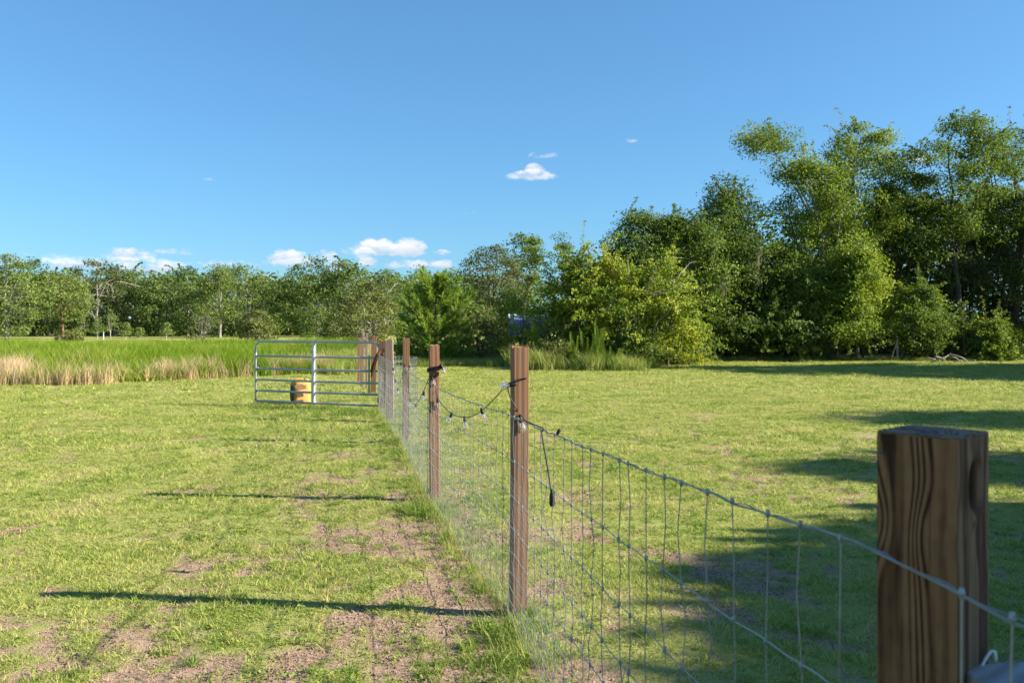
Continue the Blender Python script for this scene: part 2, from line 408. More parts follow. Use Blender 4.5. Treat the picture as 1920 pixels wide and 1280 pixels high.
# ------------------------------------------------------------------ fence plan, needed for the worn ground too
POSTS = [  # photo x, base y, top y, width in metres, turn
    (970, 1146, 650, .089, 14), (816, 938, 647, .089, 13), (759.5, 830, 634, .092, 10), (731, 790, 637, .135, 4)]
PB = [np.array([0.690, 1.40, 0.0])] + [ground_at(a, b) for (a, b, c, w, t) in POSTS]
P5 = np.array([(717.5 - CX) / FPX * 16.4, 16.4, 0.0])
LINE = [np.array([1.08, -1.6, 0])] + PB + [P5]                    # post centres
OFF = [.10, .10, .068, .066, .066, .085, .085]
def fence_side(i):
    a = LINE[max(i - 1, 0)]; b = LINE[min(i + 1, len(LINE) - 1)]; t = (b - a) / np.linalg.norm(b - a)
    return LINE[i] + np.array([-t[1], t[0], 0]) * OFF[i]           # wires run on the left-hand side of the posts
FP = [fence_side(i) for i in range(len(LINE))]
SEG = [np.linalg.norm(FP[i + 1] - FP[i]) for i in range(len(FP) - 1)]
CUM = np.concatenate([[0], np.cumsum(SEG)])
def fence_xy(s):
    i = min(max(int(np.searchsorted(CUM, s, 'right')) - 1, 0), len(SEG) - 1)
    t = (s - CUM[i]) / SEG[i]; return FP[i] * (1 - t) + FP[i + 1] * t, i, t
TOPZ = [1.31, 1.283, 1.14, 1.10, 1.07, 1.08, 1.08]
def fence_pt(s, frac, rng_=None):
    q, i, t = fence_xy(s)
    zt = TOPZ[i] * (1 - t) + TOPZ[i + 1] * t
    sag = 4 * t * (1 - t) * .016
    return np.array([q[0], q[1], max(.02, (zt - sag) * frac)])
def on_fence(px, py, off=0.0):
    """the point of the fence plane seen at a photo pixel"""
    k = (px - CX) / FPX
    for i in range(1, len(FP) - 1):
        a, b = FP[i], FP[i + 1]; den = (b[0] - a[0]) - k * (b[1] - a[1])
        t = (k * a[1] - a[0]) / den
        if -1e-6 <= t <= 1 + 1e-6:
            d = a[1] + t * (b[1] - a[1]) - off; return np.array([k * d, d, H - (py - HY) / FPX * d])
    raise ValueError(px)

_fl = np.array([f[:2] for f in FP])
def fence_dist(x, y):
    d = np.full(np.shape(x), 1e9)
    for i in range(len(_fl) - 1):
        a, b = _fl[i], _fl[i + 1]; ab = b - a
        t = np.clip(((x - a[0]) * ab[0] + (y - a[1]) * ab[1]) / (ab @ ab), 0, 1)
        d = np.minimum(d, np.hypot(x - a[0] - t * ab[0], y - a[1] - t * ab[1]))
    return d
def bare(x, y):
    n = 0.6 * fbm(x, y * 0.8, 1.5, 4) + 0.4 * fbm(x + 40, y, 4.5, 3)
    n = 0.68 * n + 0.32 * fbm(x + 11, y + 7, 9.0, 3)
    left = sstep(.25, -.35, x - np.interp(y, [1.4, 4.96, 8.07, 12], [.59, -.03, -.8, -1.6]))       # the worn side of the fence
    near = np.exp(-(fence_dist(x, y) / 1.0) ** 2) * sstep(9.0, 6.0, y) * (0.05 + 0.105 * left)
    wide = np.exp(-((x + 1.2) / 2.2) ** 2) * sstep(8.2, 4.5, y) * 0.05
    strip = np.exp(-(fence_dist(x, y) / 0.32) ** 2) * sstep(13, 7, y) * 0.085
    th = 0.606 - near - wide - strip - 0.035 * sstep(14, 7, y)
    litter = sstep(37.6, 38.6, y) * sstep(60, 50, y) * sstep(4, 6, x) * .85
    return np.maximum(sstep(th - 0.05, th + 0.05, n) * sstep(30, 10, y), litter)
def ground_z(x, y):
    fade = sstep(60, 20, np.hypot(x, y))
    return (0.035 * (fbm(x + 9, y + 4, 0.9, 3) - 0.5) - 0.012 * bare(x, y)) * fade

# the ground sheet: fine near the camera, coarse to the horizon
xs = np.concatenate([-np.geomspace(1500, 7.3, 40), np.arange(-7, 7.01, 0.055), np.geomspace(7.3, 1500, 40)])
ys = np.concatenate([[-1500, -400, -120, -40, -15, -6, -2, 0, 1, 2], np.arange(2.5, 12, 0.055), np.geomspace(12.1, 36, 30), np.arange(37, 44, .6), np.geomspace(45, 2000, 50)])
gx, gy = np.meshgrid(xs, ys, indexing='ij'); nx, ny = gx.shape
gb = bare(gx, gy); gz = ground_z(gx, gy)
i, j = np.meshgrid(np.arange(nx - 1), np.arange(ny - 1), indexing='ij')
F = np.stack([i * ny + j, (i + 1) * ny + j, (i + 1) * ny + j + 1, i * ny + j + 1], -1).reshape(-1, 4)
me = mesh_np('ground', np.stack([gx, gy, gz], -1).reshape(-1, 3), F, True)
add_attr(me, 'bare', gb.ravel())
tag(link('ground', me, M_ground), 'mown sandy lawn with worn bare patches beside the fence', 'ground', kind='structure')


# ------------------------------------------------------------------ grass and other uncountable growth (instanced clumps)
def clump_mesh(name, seed, nb, rad, h0, h1, w, lean, curl=0.35, mat=None):
    r = np.random.default_rng(seed)
    a = r.random(nb) * 2 * PI; q = rad * np.sqrt(r.random(nb))
    base = np.stack([q * np.cos(a), q * np.sin(a), np.full(nb, -0.012)], 1)
    hh = h0 + (h1 - h0) * r.random(nb) ** 1.3
    la = r.random(nb) * 2 * PI; lm = lean * (0.3 + r.random(nb))
    d = np.stack([np.cos(la) * lm, np.sin(la) * lm, np.ones(nb)], 1); d /= np.linalg.norm(d, axis=1, keepdims=True)
    hor = np.stack([np.cos(la), np.sin(la), np.zeros(nb)], 1)
    wa = r.random(nb) * PI; wd = np.stack([np.cos(wa), np.sin(wa), np.zeros(nb)], 1) * (w * (0.6 + 0.8 * r.random(nb)))[:, None] / 2
    p1 = base + d * (hh * 0.5)[:, None]; p2 = base + d * (hh * 0.95)[:, None] + hor * (hh * curl * r.random(nb))[:, None] - np.array([0, 0, 1]) * (hh * 0.12 * lean)[:, None]
    V = np.stack([base - wd, base + wd, p1 - wd * 0.8, p1 + wd * 0.8, p2], 1).reshape(-1, 3)
    o5 = np.arange(nb)[:, None] * 5
    F = np.concatenate([o5 + [[0, 1, 3]], o5 + [[0, 3, 2]], o5 + [[2, 3, 4]]], 0)
    me = mesh_np(name, V, F)
    if mat: me.materials.append(mat)
    return me


def scatter(name, label, cat, meshes, P, rotz, scl, tilt=None, seed=0):
    """one 'stuff' object: a point per clump, each point carrying one of the clump meshes"""
    col = bpy.data.collections.new(name + '_clumps')
    for k, me in enumerate(meshes): col.objects.link(bpy.data.objects.new('%s_clump_%02d' % (name, k), me))
    n = len(P); r = np.random.default_rng(seed)
    me = bpy.data.meshes.new(name); me.vertices.add(n); me.vertices.foreach_set('co', np.asarray(P, np.float32).ravel())
    a = me.attributes.new('rot', 'FLOAT_VECTOR', 'POINT')
    rv = np.zeros((n, 3)); rv[:, 2] = rotz
    if tilt is not None: rv[:, 0] = tilt * (r.random(n) - .5); rv[:, 1] = tilt * (r.random(n) - .5)
    a.data.foreach_set('vector', rv.astype(np.float32).ravel())
    a = me.attributes.new('scl', 'FLOAT_VECTOR', 'POINT'); sv = np.asarray(scl, float)
    if sv.ndim == 1: sv = np.repeat(sv[:, None], 3, 1)
    a.data.foreach_set('vector', sv.astype(np.float32).ravel())
    a = me.attributes.new('idx', 'INT', 'POINT'); a.data.foreach_set('value', r.integers(0, len(meshes), n).astype(np.int32))
    ob = link(name, me); tag(ob, label, cat, kind='stuff')
    ng = bpy.data.node_groups.new(name, 'GeometryNodeTree')
    ng.interface.new_socket('Geometry', in_out='INPUT', socket_type='NodeSocketGeometry')
    ng.interface.new_socket('Geometry', in_out='OUTPUT', socket_type='NodeSocketGeometry')
    N, L = ng.nodes, ng.links
    gi = N.new('NodeGroupInput'); go = N.new('NodeGroupOutput'); iop = N.new('GeometryNodeInstanceOnPoints')
    ci = N.new('GeometryNodeCollectionInfo'); ci.inputs['Collection'].default_value = col
    ci.inputs['Separate Children'].default_value = True; ci.inputs['Reset Children'].default_value = True
    def attr(nm, t):
        q = N.new('GeometryNodeInputNamedAttribute'); q.data_type = t; q.inputs['Name'].default_value = nm; return q.outputs['Attribute']
    L.new(gi.outputs[0], iop.inputs['Points']); L.new(ci.outputs[0], iop.inputs['Instance'])
    iop.inputs['Pick Instance'].default_value = True
    L.new(attr('idx', 'INT'), iop.inputs['Instance Index']); L.new(attr('rot', 'FLOAT_VECTOR'), iop.inputs['Rotation'])
    L.new(attr('scl', 'FLOAT_VECTOR'), iop.inputs['Scale']); L.new(iop.outputs[0], go.inputs[0])
    ob.modifiers.new('growth', 'NODES').node_group = ng
    return ob


def leaf_cloud(P, N, ln, wd, r):
    """kite-shaped leaves at P with normals N"""
    n = len(P); N = N / (np.linalg.norm(N, axis=1, keepdims=True) + 1e-9)
    T = np.cross(N, r.normal(size=(n, 3))); T /= np.linalg.norm(T, axis=1, keepdims=True) + 1e-9
    B = np.cross(N, T); ln = ln * (0.5 + 1.1 * r.random(n) ** 1.5)[:, None]; wd = wd * (0.7 + 0.6 * r.random(n))[:, None]
    V = np.stack([P - T * ln * .5, P + B * wd * .5 - T * ln * .05 - N * ln * .06, P + T * ln * .5, P - B * wd * .5 - T * ln * .05 - N * ln * .06], 1).reshape(-1, 3)
    F = np.arange(n)[:, None] * 4 + np.array([[0, 1, 2, 3]])
    return V, F


rg_ = np.random.default_rng(11)
# front edge of the marsh grass (photo pixels on the ground), as a line in plan
EDGE = np.array([ground_at(a, b)[:2] for a, b in ((-500, 728), (0, 722), (160, 721), (330, 713), (480, 706), (600, 701), (655, 697))])
EDGE = EDGE[np.argsort(EDGE[:, 0])]
EDGE = np.vstack([[[-60, EDGE[0, 1] - 1.5]], EDGE])
def edge_y(x): return np.interp(x, EDGE[:, 0], EDGE[:, 1])
def marsh_right(y): return -4.6 - (y - 28) * 0.20 if np.isscalar(y) else -4.6 - (y - 28) * 0.20
def in_marsh(x, y): return (y > edge_y(x)) & (x < marsh_right(y)) & (y < 52)

def frustum_pts(y0, y1, dens, pad=1.2):
    n = int(dens * 0.6 * pad * (y1 ** 2 - y0 ** 2) + dens * 3.0 * (y1 - y0))
    y = np.sqrt(y0 ** 2 + (y1 ** 2 - y0 ** 2) * rg_.random(n)); x = (rg_.random(n) * 2 - 1) * (0.6 * pad * y + 1.5)
    return x, y

lawnP, lawnR, lawnS = [], [], []
zones = [(2.3, 6.5, 360, 1.0), (6.5, 11, 200, 1.25), (11, 20, 90, 1.9), (20, 46, 26, 3.2)]
for (y0, y1, dn, sc) in zones:
    x, y = frustum_pts(y0, y1, dn)
    b = bare(x, y)
    keep = (rg_.random(len(x)) > b * 0.86) & ~in_marsh(x, y)
    x, y, b = x[keep], y[keep], b[keep]
    lush = fbm(x + 70, y, 1.3, 3)
    hgt = (0.35 + 1.25 * sstep(.25, .8, 0.6 * lush + 0.4 * fbm(x + 5, y + 60, 6.0, 2))) * (1 - 0.6 * b)
    hs = (0.75 + 0.5 * rg_.random(len(x))) * hgt / math.sqrt(sc) * (1.0 if sc < 1.5 else 1.1)
    lawnP.append(np.stack([x, y, ground_z(x, y)], 1)); lawnR.append(rg_.random(len(x)) * 2 * PI)
    lawnS.append(np.stack([np.full(len(x), sc), np.full(len(x), sc), hs * sc], 1))
lawn_cl = [clump_mesh('lawn_clump', 100 + k, 34, 0.065, 0.015, 0.060, 0.0052, 1.0, 0.6, G_lawn) for k in range(8)]
scatter('lawn_grass', 'short sunlit yellow-green lawn grass on both sides of the fence', 'grass', lawn_cl,
        np.concatenate(lawnP), np.concatenate(lawnR), np.concatenate(lawnS), 0.35, 1)

# greener coarse tufts in the worn part of the lawn and along the fence
tp, ts = [], []
x, y = frustum_pts(2.4, 13, 60)
v = fbm(x + 31, y + 55, 2.3, 3)
keep = (v > 0.56) & (rg_.random(len(x)) > 0.25 * (y / 13)); x, y = x[keep], y[keep]
tp.append(np.stack([x, y, ground_z(x, y)], 1)); ts.append(0.3 + 0.45 * rg_.random(len(x)))
n = 520                                                    # along the fence foot
ss = CUM[1] + rg_.random(n) * (CUM[-1] - CUM[1]); q = np.array([fence_xy(s)[0] for s in ss])
q[:, 0] += rg_.normal(0, .16, n) - .05; q[:, 1] += rg_.normal(0, .1, n)
vv = fbm(q[:, 0] * 1.0 + 5, q[:, 1], 1.7, 2); k = (vv > 0.42) & (q[:, 1] > 2)
tp.append(np.stack([q[k, 0], q[k, 1], ground_z(q[k, 0], q[k, 1])], 1)); ts.append(0.45 + 0.6 * rg_.random(k.sum()))
for (px, py, nn, sp, s0) in ((900, 1225, 34, .20, .8), (960, 1190, 34, .12, .95), (985, 1150, 20, .08, .8), (800, 960, 36, .13, 1.1), (735, 800, 40, .2, 1.2), (830, 1235, 20, .2, .7),
                             (690, 775, 60, .5, 1.4), (600, 775, 60, .6, 1.3), (520, 765, 60, .6, 1.2), (960, 1240, 18, .12, .9), (770, 850, 30, .15, 1.1)):
    c = ground_at(px, py); xx = c[0] + rg_.normal(0, sp, nn); yy = c[1] + rg_.normal(0, sp * .8, nn)
    tp.append(np.stack([xx, yy, ground_z(xx, yy)], 1)); ts.append(s0 * (0.6 + 0.6 * rg_.random(nn)))
tp = np.concatenate(tp); ts = np.concatenate(ts)
weed_cl = [clump_mesh('tuft_clump', 200 + k, 30, 0.05, 0.05, 0.15, 0.006, 0.9, 0.7, G_weed) for k in range(6)]
scatter('coarse_grass_tufts', 'greener coarse grass tufts on the worn lawn and along the fence foot', 'grass', weed_cl, tp, rg_.random(len(tp)) * 6.28, ts, 0.4, 2)

# straw lying in the bare patches
x, y = frustum_pts(2.4, 10, 120); b = bare(x, y); k = rg_.random(len(x)) < b * 0.8 + 0.06; x, y = x[k], y[k]
straw_cl = [clump_mesh('straw_clump', 300 + k, 16, 0.07, 0.03, 0.10, 0.0035, 5.0, 0.3, G_dry) for k in range(5)]
scatter('dry_straw', 'dead tan straw lying on the bare sandy patches', 'straw', straw_cl, np.stack([x, y, ground_z(x, y) + .012], 1), rg_.random(len(x)) * 6.28, 0.6 + 0.7 * rg_.random(len(x)), 0.2, 3)
# crumbs of soil and small stones on the bare patches
def clod_mesh(name, seed):
    r = np.random.default_rng(seed); vs, fs = [], []
    for q in range(9):
        c = np.array([*(r.normal(0, .05, 2)), .002]); w = .003 + .006 * r.random() ** 2
        V = np.array([[1, 0, 0], [0, 1, 0], [-1, 0, 0], [0, -1, 0], [0, 0, 1], [0, 0, -1]]) * w * (.7 + .6 * r.random((6, 1))); vs.append(c + V); fs.append(np.array([[0, 1, 4], [1, 2, 4], [2, 3, 4], [3, 0, 4], [1, 0, 5], [2, 1, 5], [3, 2, 5], [0, 3, 5]]) + 6 * q)
    me = mesh_np(name, np.concatenate(vs), np.concatenate(fs)); me.materials.append(P_clod); return me
x, y = frustum_pts(2.4, 9, 150); k = rg_.random(len(x)) < bare(x, y) * .8; x, y = x[k], y[k]
scatter('soil_crumbs', 'crumbs of dry soil and small stones on the bare patches', 'soil', [clod_mesh('soil_crumb_clump', 340 + q) for q in range(4)], np.stack([x, y, ground_z(x, y)], 1), rg_.random(len(x)) * 6.28, 0.6 + rg_.random(len(x)), None, 12)
# broad-leaved weeds, flat rosettes and clover-like patches in the mown grass
def rosette_mesh(name, seed, nl, rad, ln_, mat):
    r = np.random.default_rng(seed); a = r.random(nl) * 6.28; q = rad * np.sqrt(r.random(nl))
    P = np.stack([q * np.cos(a), q * np.sin(a), .012 + .03 * r.random(nl)], 1); N = np.stack([np.cos(a) * .5, np.sin(a) * .5, np.ones(nl)], 1) + r.normal(0, .35, (nl, 3))
    V, F = leaf_cloud(P, N, ln_, ln_ * .6, r); me = mesh_np(name, V, F); me.materials.append(mat); return me
x, y = frustum_pts(2.4, 15, 70); v = fbm(x + 131, y + 12, 1.5, 3) + .15 * bare(x, y); k = (v > .585) & (rg_.random(len(x)) < .6); x, y = x[k], y[k]
ros_cl = [rosette_mesh('rosette_clump', 330 + k, 20, .06, .021, G_weed) for k in range(6)]
scatter('broadleaf_weeds', 'flat broad-leaved weeds growing in patches through the mown grass', 'weeds', ros_cl, np.stack([x, y, ground_z(x, y)], 1), rg_.random(len(x)) * 6.28, 0.5 + 0.6 * rg_.random(len(x)), 0.2, 9)
# pale thin grass growing up through the netting
n = 1300
ss = CUM[1] + rg_.random(n) ** 0.8 * (CUM[-1] - CUM[1]); q = np.array([fence_xy(s)[0] for s in ss]); q[:, 0] += rg_.normal(0.02, .07, n)
k = (fbm(q[:, 0] * 2, q[:, 1] + 88, 1.4, 2) > 0.36) & (q[:, 1] > 1.8); q = q[k]
pale_cl = [clump_mesh('pale_clump', 350 + k, 12, 0.05, 0.05, 0.20, 0.003, 0.45, 0.35, G_edge) for k in range(5)]
scatter('fence_line_grass', 'thin pale uncut grass growing through the wire at the fence foot', 'grass', pale_cl, np.stack([q[:, 0], q[:, 1], ground_z(q[:, 0], q[:, 1])], 1), rg_.random(len(q)) * 6.28, 0.5 + 0.6 * rg_.random(len(q)), 0.3, 4)

# marsh grass, its dry front fringe, and the uncut edge under the trees
def area_pts(n, x0, x1, y0, y1):
    return x0 + (x1 - x0) * rg_.random(n), y0 + (y1 - y0) * rg_.random(n)
x, y = area_pts(52000, -46, -4, 22, 52); k = in_marsh(x, y) & (np.abs(x) < 0.85 * y); x, y = x[k], y[k]
hh = 0.40 + 0.8 * fbm(x, y, 0.35, 3) + 0.25 * rg_.random(len(x)); hh *= 0.72 + 0.28 * sstep(0, 5, y - edge_y(x))
marsh_cl = [clump_mesh('marsh_clump', 400 + k, 16, 0.18, 0.45, 1.05, 0.016, 0.28, 0.35, G_marsh) for k in range(6)]
scatter('marsh_grass', 'bright green tall marsh grass filling the field beyond the lawn', 'marsh grass', marsh_cl, np.stack([x, y, 0 * x], 1), rg_.random(len(x)) * 6.28, np.stack([np.ones(len(x)), np.ones(len(x)), hh], 1), 0.15, 5)
x, y = area_pts(30000, -40, -4, 21, 34); dd = y - edge_y(x) - 2.2 * (fbm(x + 50, y, .5, 3) - .5)
dense = fbm(x, y * .5, 0.55, 3); k = (dd > -.2) & (dd < 0.6 + 3.2 * sstep(.35, .65, dense)) & (x < -4.2 - (y - 28) * .1) & (rg_.random(len(x)) < .16 + .75 * sstep(.36, .6, dense)); x, y = x[k], y[k]
kk = 0
tan_cl = [clump_mesh('tan_clump', 450 + k, 14, 0.13, 0.35, 0.95, 0.010, 0.16, 0.25, G_tan) for k in range(6)]
tz = 0.55 + 0.65 * fbm(x + 3, y, 0.9, 2) * (0.7 + 0.6 * rg_.random(len(x)))
scatter('dry_marsh_fringe', 'dry tan grass stalks fringing the marsh grass where the lawn ends', 'dry grass', tan_cl, np.stack([x, y, 0 * x], 1), rg_.random(len(x)) * 6.28, np.stack([np.ones(len(x)), np.ones(len(x)), tz], 1), 0.15, 6)
# dry grass on the rise behind the gate
x, y = area_pts(5000, -16, -6, 46, 62); k = (x > -.30 * y) & (x < -.165 * y); x, y = x[k], y[k]
scatter('dry_meadow_grass', 'pale dry meadow grass around the olive bush behind the gate', 'dry grass', tan_cl, np.stack([x, y, 0 * x], 1), rg_.random(len(x)) * 6.28, 0.45 + .4 * rg_.random(len(x)), 0.2, 7)
# uncut edge at the foot of the trees
ex, ey, es = [], [], []
for (pa, pb, da, db, n, s0) in ((1200, 2150, 38.2, 40.5, 4200, .36), (760, 1010, 33, 36, 1500, .55), (1010, 1240, 32, 34, 500, .4)):
    d = da + (db - da) * rg_.random(n); px = pa + (pb - pa) * rg_.random(n); ex.append((px - CX) / FPX * d); ey.append(d); es.append(s0 * (.5 + .8 * rg_.random(n)))
for (px, py, n, sp, s0) in ((1012, 693, 170, .32, 1.2), (1110, 694, 120, .24, 1.15), (1165, 694, 130, .34, .95), (1198, 690, 60, .3, .6), (985, 690, 110, .25, 1.45), (660, 692, 300, .5, 1.2), (640, 700, 120, .4, .8)):
    c = ground_at(px, py); ex.append(c[0] + rg_.normal(0, sp, n)); ey.append(c[1] + rg_.normal(0, sp, n)); es.append(s0 * (.6 + .6 * rg_.random(n)))
ex = np.concatenate(ex); ey = np.concatenate(ey); es = np.concatenate(es)
edge_cl = [clump_mesh('edge_clump', 500 + k, 22, 0.14, 0.25, 0.75, 0.013, 0.35, 0.4, G_edge) for k in range(6)]
scatter('uncut_edge_grass', 'uncut pale green grass at the foot of the trees and bushes', 'grass', edge_cl, np.stack([ex, ey, 0 * ex], 1), rg_.random(len(ex)) * 6.28, es, 0.25, 8)


# ------------------------------------------------------------------ trees and bushes
def profile(kind, t):
    t = np.clip(t, 0, 1)
    if kind == 'round': return np.sin(PI * np.clip(t * .93 + .07, 0, 1) ** .85) ** .65
    if kind == 'wide': return np.sin(PI * np.clip(t * .9 + .1, 0, 1) ** 1.0) ** .45
    if kind == 'open': return np.sin(PI * np.clip(t * .92 + .05, 0, 1) ** 1.5) ** .8
    if kind == 'column': return np.clip(1.1 - .75 * t, 0, 1) * sstep(-.05, .12, t)
    if kind == 'mound': return np.sqrt(np.clip(1 - (t * .98) ** 2.4, 0, 1))


def make_tree(name, label, cat, xy, h, rx, cz=0.3, kind='round', leaf=L_oak, bark=B_dark, n=9000, ln=.14, tips=120, sig=.45, lean=(0, 0), tr=None,
              seed=0, group=None, stems=1, ry=None, moss=0, droop=0.0, shell=.5, z0=0.0, bare_br=0, lumps=.35, shoots=0, shoot_len=.8, lobes=()):
    r = np.random.default_rng(seed)
    root = thing(name, label, cat, (xy[0], xy[1], z0), 0, group)
    ry = ry or rx; tr = tr or h * .017 + .03; zb = h * cz; wood = [[], []]; cnt = 0
    def put(pts, rad, k):
        nonlocal cnt
        V, F = tube_np(pts, rad, k); wood[0].append(V); wood[1].append(F + cnt); cnt += len(V)
    nodes = []; rads = []
    for s in range(stems):
        a = r.random() * 2 * PI; sp = 0 if stems == 1 else rx * .28
        tt = np.linspace(0, 1, 10); ex = lean[0] + (math.cos(a) * rx * .35 if stems > 1 else 0); ey = lean[1] + (math.sin(a) * ry * .35 if stems > 1 else 0)
        wob = np.cumsum(r.normal(0, .018 * h, (10, 2)), 0) * tt[:, None]
        pts = np.stack([math.cos(a) * sp * .4 + ex * tt ** 1.3 + wob[:, 0], math.sin(a) * sp * .4 + ey * tt ** 1.3 + wob[:, 1], -.15 + tt * (h * .9 + .15)], 1)
        rad = tr / math.sqrt(stems) * (1 - .86 * tt); rad[0] *= 1.35
        put(pts, rad, 8)
        for q, (P_, R_) in enumerate(zip(pts, rad)):
            if P_[2] > zb * .75: nodes.append(P_); rads.append(R_)
        nl = max(3, int(9 / stems))
        for q in range(nl):                                     # main limbs
            t0 = min(.92, max(.12, (zb / h) * .75 + (1 - (zb / h) * .75) * (q + .3 * r.random()) / nl * .9))
            p0 = np.array([np.interp(t0, tt, pts[:, c]) for c in range(3)]); b = r.random() * 2 * PI
            zt = min(h * .96, p0[2] + (h - p0[2]) * (.25 + .55 * r.random()))
            rr = profile(kind, (zt - zb) / (h - zb)) * (.6 + .35 * r.random())
            p3 = np.array([lean[0] * (zt / h) ** 1.3 + math.cos(b) * rx * rr, lean[1] * (zt / h) ** 1.3 + math.sin(b) * ry * rr, zt])
            u = np.linspace(0, 1, 7)[:, None]; mid = p0 * .5 + p3 * .5 + np.array([0, 0, -.05 * h]) * r.normal() + r.normal(0, .04 * h, 3)
            L_ = (1 - u) ** 2 * p0 + 2 * u * (1 - u) * mid + u ** 2 * p3
            r0 = np.interp(t0, tt, rad) * .62; lr = r0 * (1 - .8 * u[:, 0]); put(L_, lr, 6)
            for P_, R_ in zip(L_[1:], lr[1:]): nodes.append(P_); rads.append(R_)
    nodes = np.array(nodes); rads = np.array(rads)
    z = zb + (h - zb) * r.random(tips * 3) ** .9
    pr = profile(kind, (z - zb) / (h - zb)); keep = r.random(len(z)) < (pr + .15); z = z[keep][:tips]; pr = pr[keep][:tips]
    b = r.random(len(z)) * 2 * PI; lump = 1 + lumps * (fbm(b * 1.1 + seed, z * .5 + seed, 1.0, 2) - .5) * 2
    q = (shell + (1 - shell) * r.random(len(z))) ** .7 * pr * lump
    T = np.stack([lean[0] * (z / h) ** 1.3 + np.cos(b) * q * rx, lean[1] * (z / h) ** 1.3 + np.sin(b) * q * ry, z - droop * q ** 2 * h * .2], 1)
    T[:, 2] = np.maximum(T[:, 2], .15)
    for (lx, ly, lz, lr_, lt) in lobes:                          # a big limb carrying its own small crown
        p3 = np.array([lx, ly, lz]); k = int(np.argmin(np.linalg.norm(nodes - p3 * np.array([.3, .3, .62]), axis=1))); p0 = nodes[k]
        u = np.linspace(0, 1, 8)[:, None]; mid = p0 * .5 + p3 * .5 + np.array([0, 0, .35]); L_ = (1 - u) ** 2 * p0 + 2 * u * (1 - u) * mid + u ** 2 * p3
        put(L_, np.linspace(max(.06, rads[k] * .7), .02, 8), 6); nodes = np.concatenate([nodes, L_[3:]]); rads = np.concatenate([rads, np.full(5, .03)])
        g_ = r.normal(size=(lt, 3)); g_ /= np.linalg.norm(g_, axis=1, keepdims=True); T = np.concatenate([T, p3 + g_ * (r.random(lt) ** .4)[:, None] * lr_ * np.array([1.15, 1.15, .8])])
    lp = []; per = max(1, int(n / len(T)))
    for t_ in T:
        c = np.linalg.norm((nodes - t_) * np.array([1, 1, 1.0]), axis=1) + 1.2 * np.maximum(0, nodes[:, 2] - t_[2]); k = int(np.argmin(c)); a_ = nodes[k]
        mid = (a_ + t_) / 2 + np.array([0, 0, .10 * np.linalg.norm(t_ - a_)]) + r.normal(0, .05, 3)
        put([a_, mid, t_ * .96 + mid * .04], [min(rads[k] * .6, .012 + .012 * np.linalg.norm(t_ - a_)), .012, .004], 3)
        m_ = int(per * (.55 + .9 * r.random())); sg = sig * (.65 + .7 * r.random())
        g_ = r.normal(size=(m_, 3)); g_ /= np.linalg.norm(g_, axis=1, keepdims=True) + 1e-9
        g_ *= (r.random(m_) ** .45)[:, None] * sg * np.array([1.4, 1.4, .62]) * 1.15
        along = r.random(m_)[:, None] ** 3 * .5
        lp.append(t_ * (1 - along) + mid * along + g_)
    for q in range(shoots):                                     # long arching shoots that break up the outline
        t_ = T[r.integers(0, len(T))]; out = (t_ - np.array([lean[0] * .6, lean[1] * .6, zb + (h - zb) * .3])) * np.array([1, 1, .8]); out = out / (np.linalg.norm(out) + 1e-6) + r.normal(0, .3, 3); L_ = shoot_len * (.5 + r.random())
        u = np.linspace(0, 1, 6)[:, None]; sp = t_ + out * L_ * u + np.array([0, 0, .35]) * L_ * u - np.array([0, 0, .75]) * L_ * u ** 2
        put(sp, np.linspace(.012, .003, 6), 3); m_ = int(14 + 22 * L_); uu_ = r.random(m_)
        lp.append(np.stack([np.interp(uu_, u[:, 0], sp[:, c_]) for c_ in range(3)], 1) + r.normal(0, .07, (m_, 3)) * (1.2 - .7 * uu_)[:, None])
    P = np.concatenate(lp); P[:, 2] = np.maximum(P[:, 2], .03)
    ctr = np.array([lean[0] * .6, lean[1] * .6, zb + (h - zb) * .45])
    N = (P - ctr) / np.array([rx, ry, (h - zb) * .5]) * .55 + r.normal(size=P.shape) * .75 + np.array([0, 0, .35])
    V, F = leaf_cloud(P, N, ln, ln * .62, r)
    trunk = link('trunk', mesh_np('trunk', np.concatenate(wood[0]), np.concatenate(wood[1]), True), bark, root)
    link('crown', mesh_np('crown', V, F), leaf, root)
    if bare_br:                                                 # dead leafless limbs standing out of the crown
        for q in range(bare_br):
            k = r.integers(0, len(nodes)); dirv = r.normal(size=3) * np.array([1, 1, .5]) + np.array([0, 0, .4]); dirv /= np.linalg.norm(dirv)
            pts = nodes[k] + np.linspace(0, 1, 6)[:, None] * dirv * rx * (.5 + .6 * r.random()) + np.cumsum(r.normal(0, .05 * rx, (6, 3)), 0)
            pts[:, 2] = np.minimum(pts[:, 2], h * (.97 + .03 * r.random())); V, F = tube_np(pts, np.linspace(.05, .012, 6) * (h / 9), 4); link('dead_limb', mesh_np('dead_limb', V, F, True), B_pale, root)
    if moss:
        pos = T[r.integers(0, len(T), moss)]; vs, fs = [], []
        for q, c in enumerate(pos):
            c = c + r.normal(0, .2, 3); L_ = .5 + 1.0 * r.random(); m_ = 14
            st = c + r.normal(0, .10, (m_, 3)) * np.array([1, 1, .5]); hh_ = L_ * (.3 + .7 * r.random(m_)); w_ = .018
            a = r.random(m_) * PI; d_ = np.stack([np.cos(a), np.sin(a), 0 * a], 1) * w_; e = st - np.array([0, 0, 1]) * hh_[:, None] + r.normal(0, .05, (m_, 3))
            vs.append(np.stack([st - d_, st + d_, e + d_ * .3, e - d_ * .3], 1).reshape(-1, 3))
        V = np.concatenate(vs); link('hanging_moss', mesh_np('hanging_moss', V, np.arange(len(V)).reshape(-1, 4)), L_moss, root)['kind'] = 'stuff'
    return root


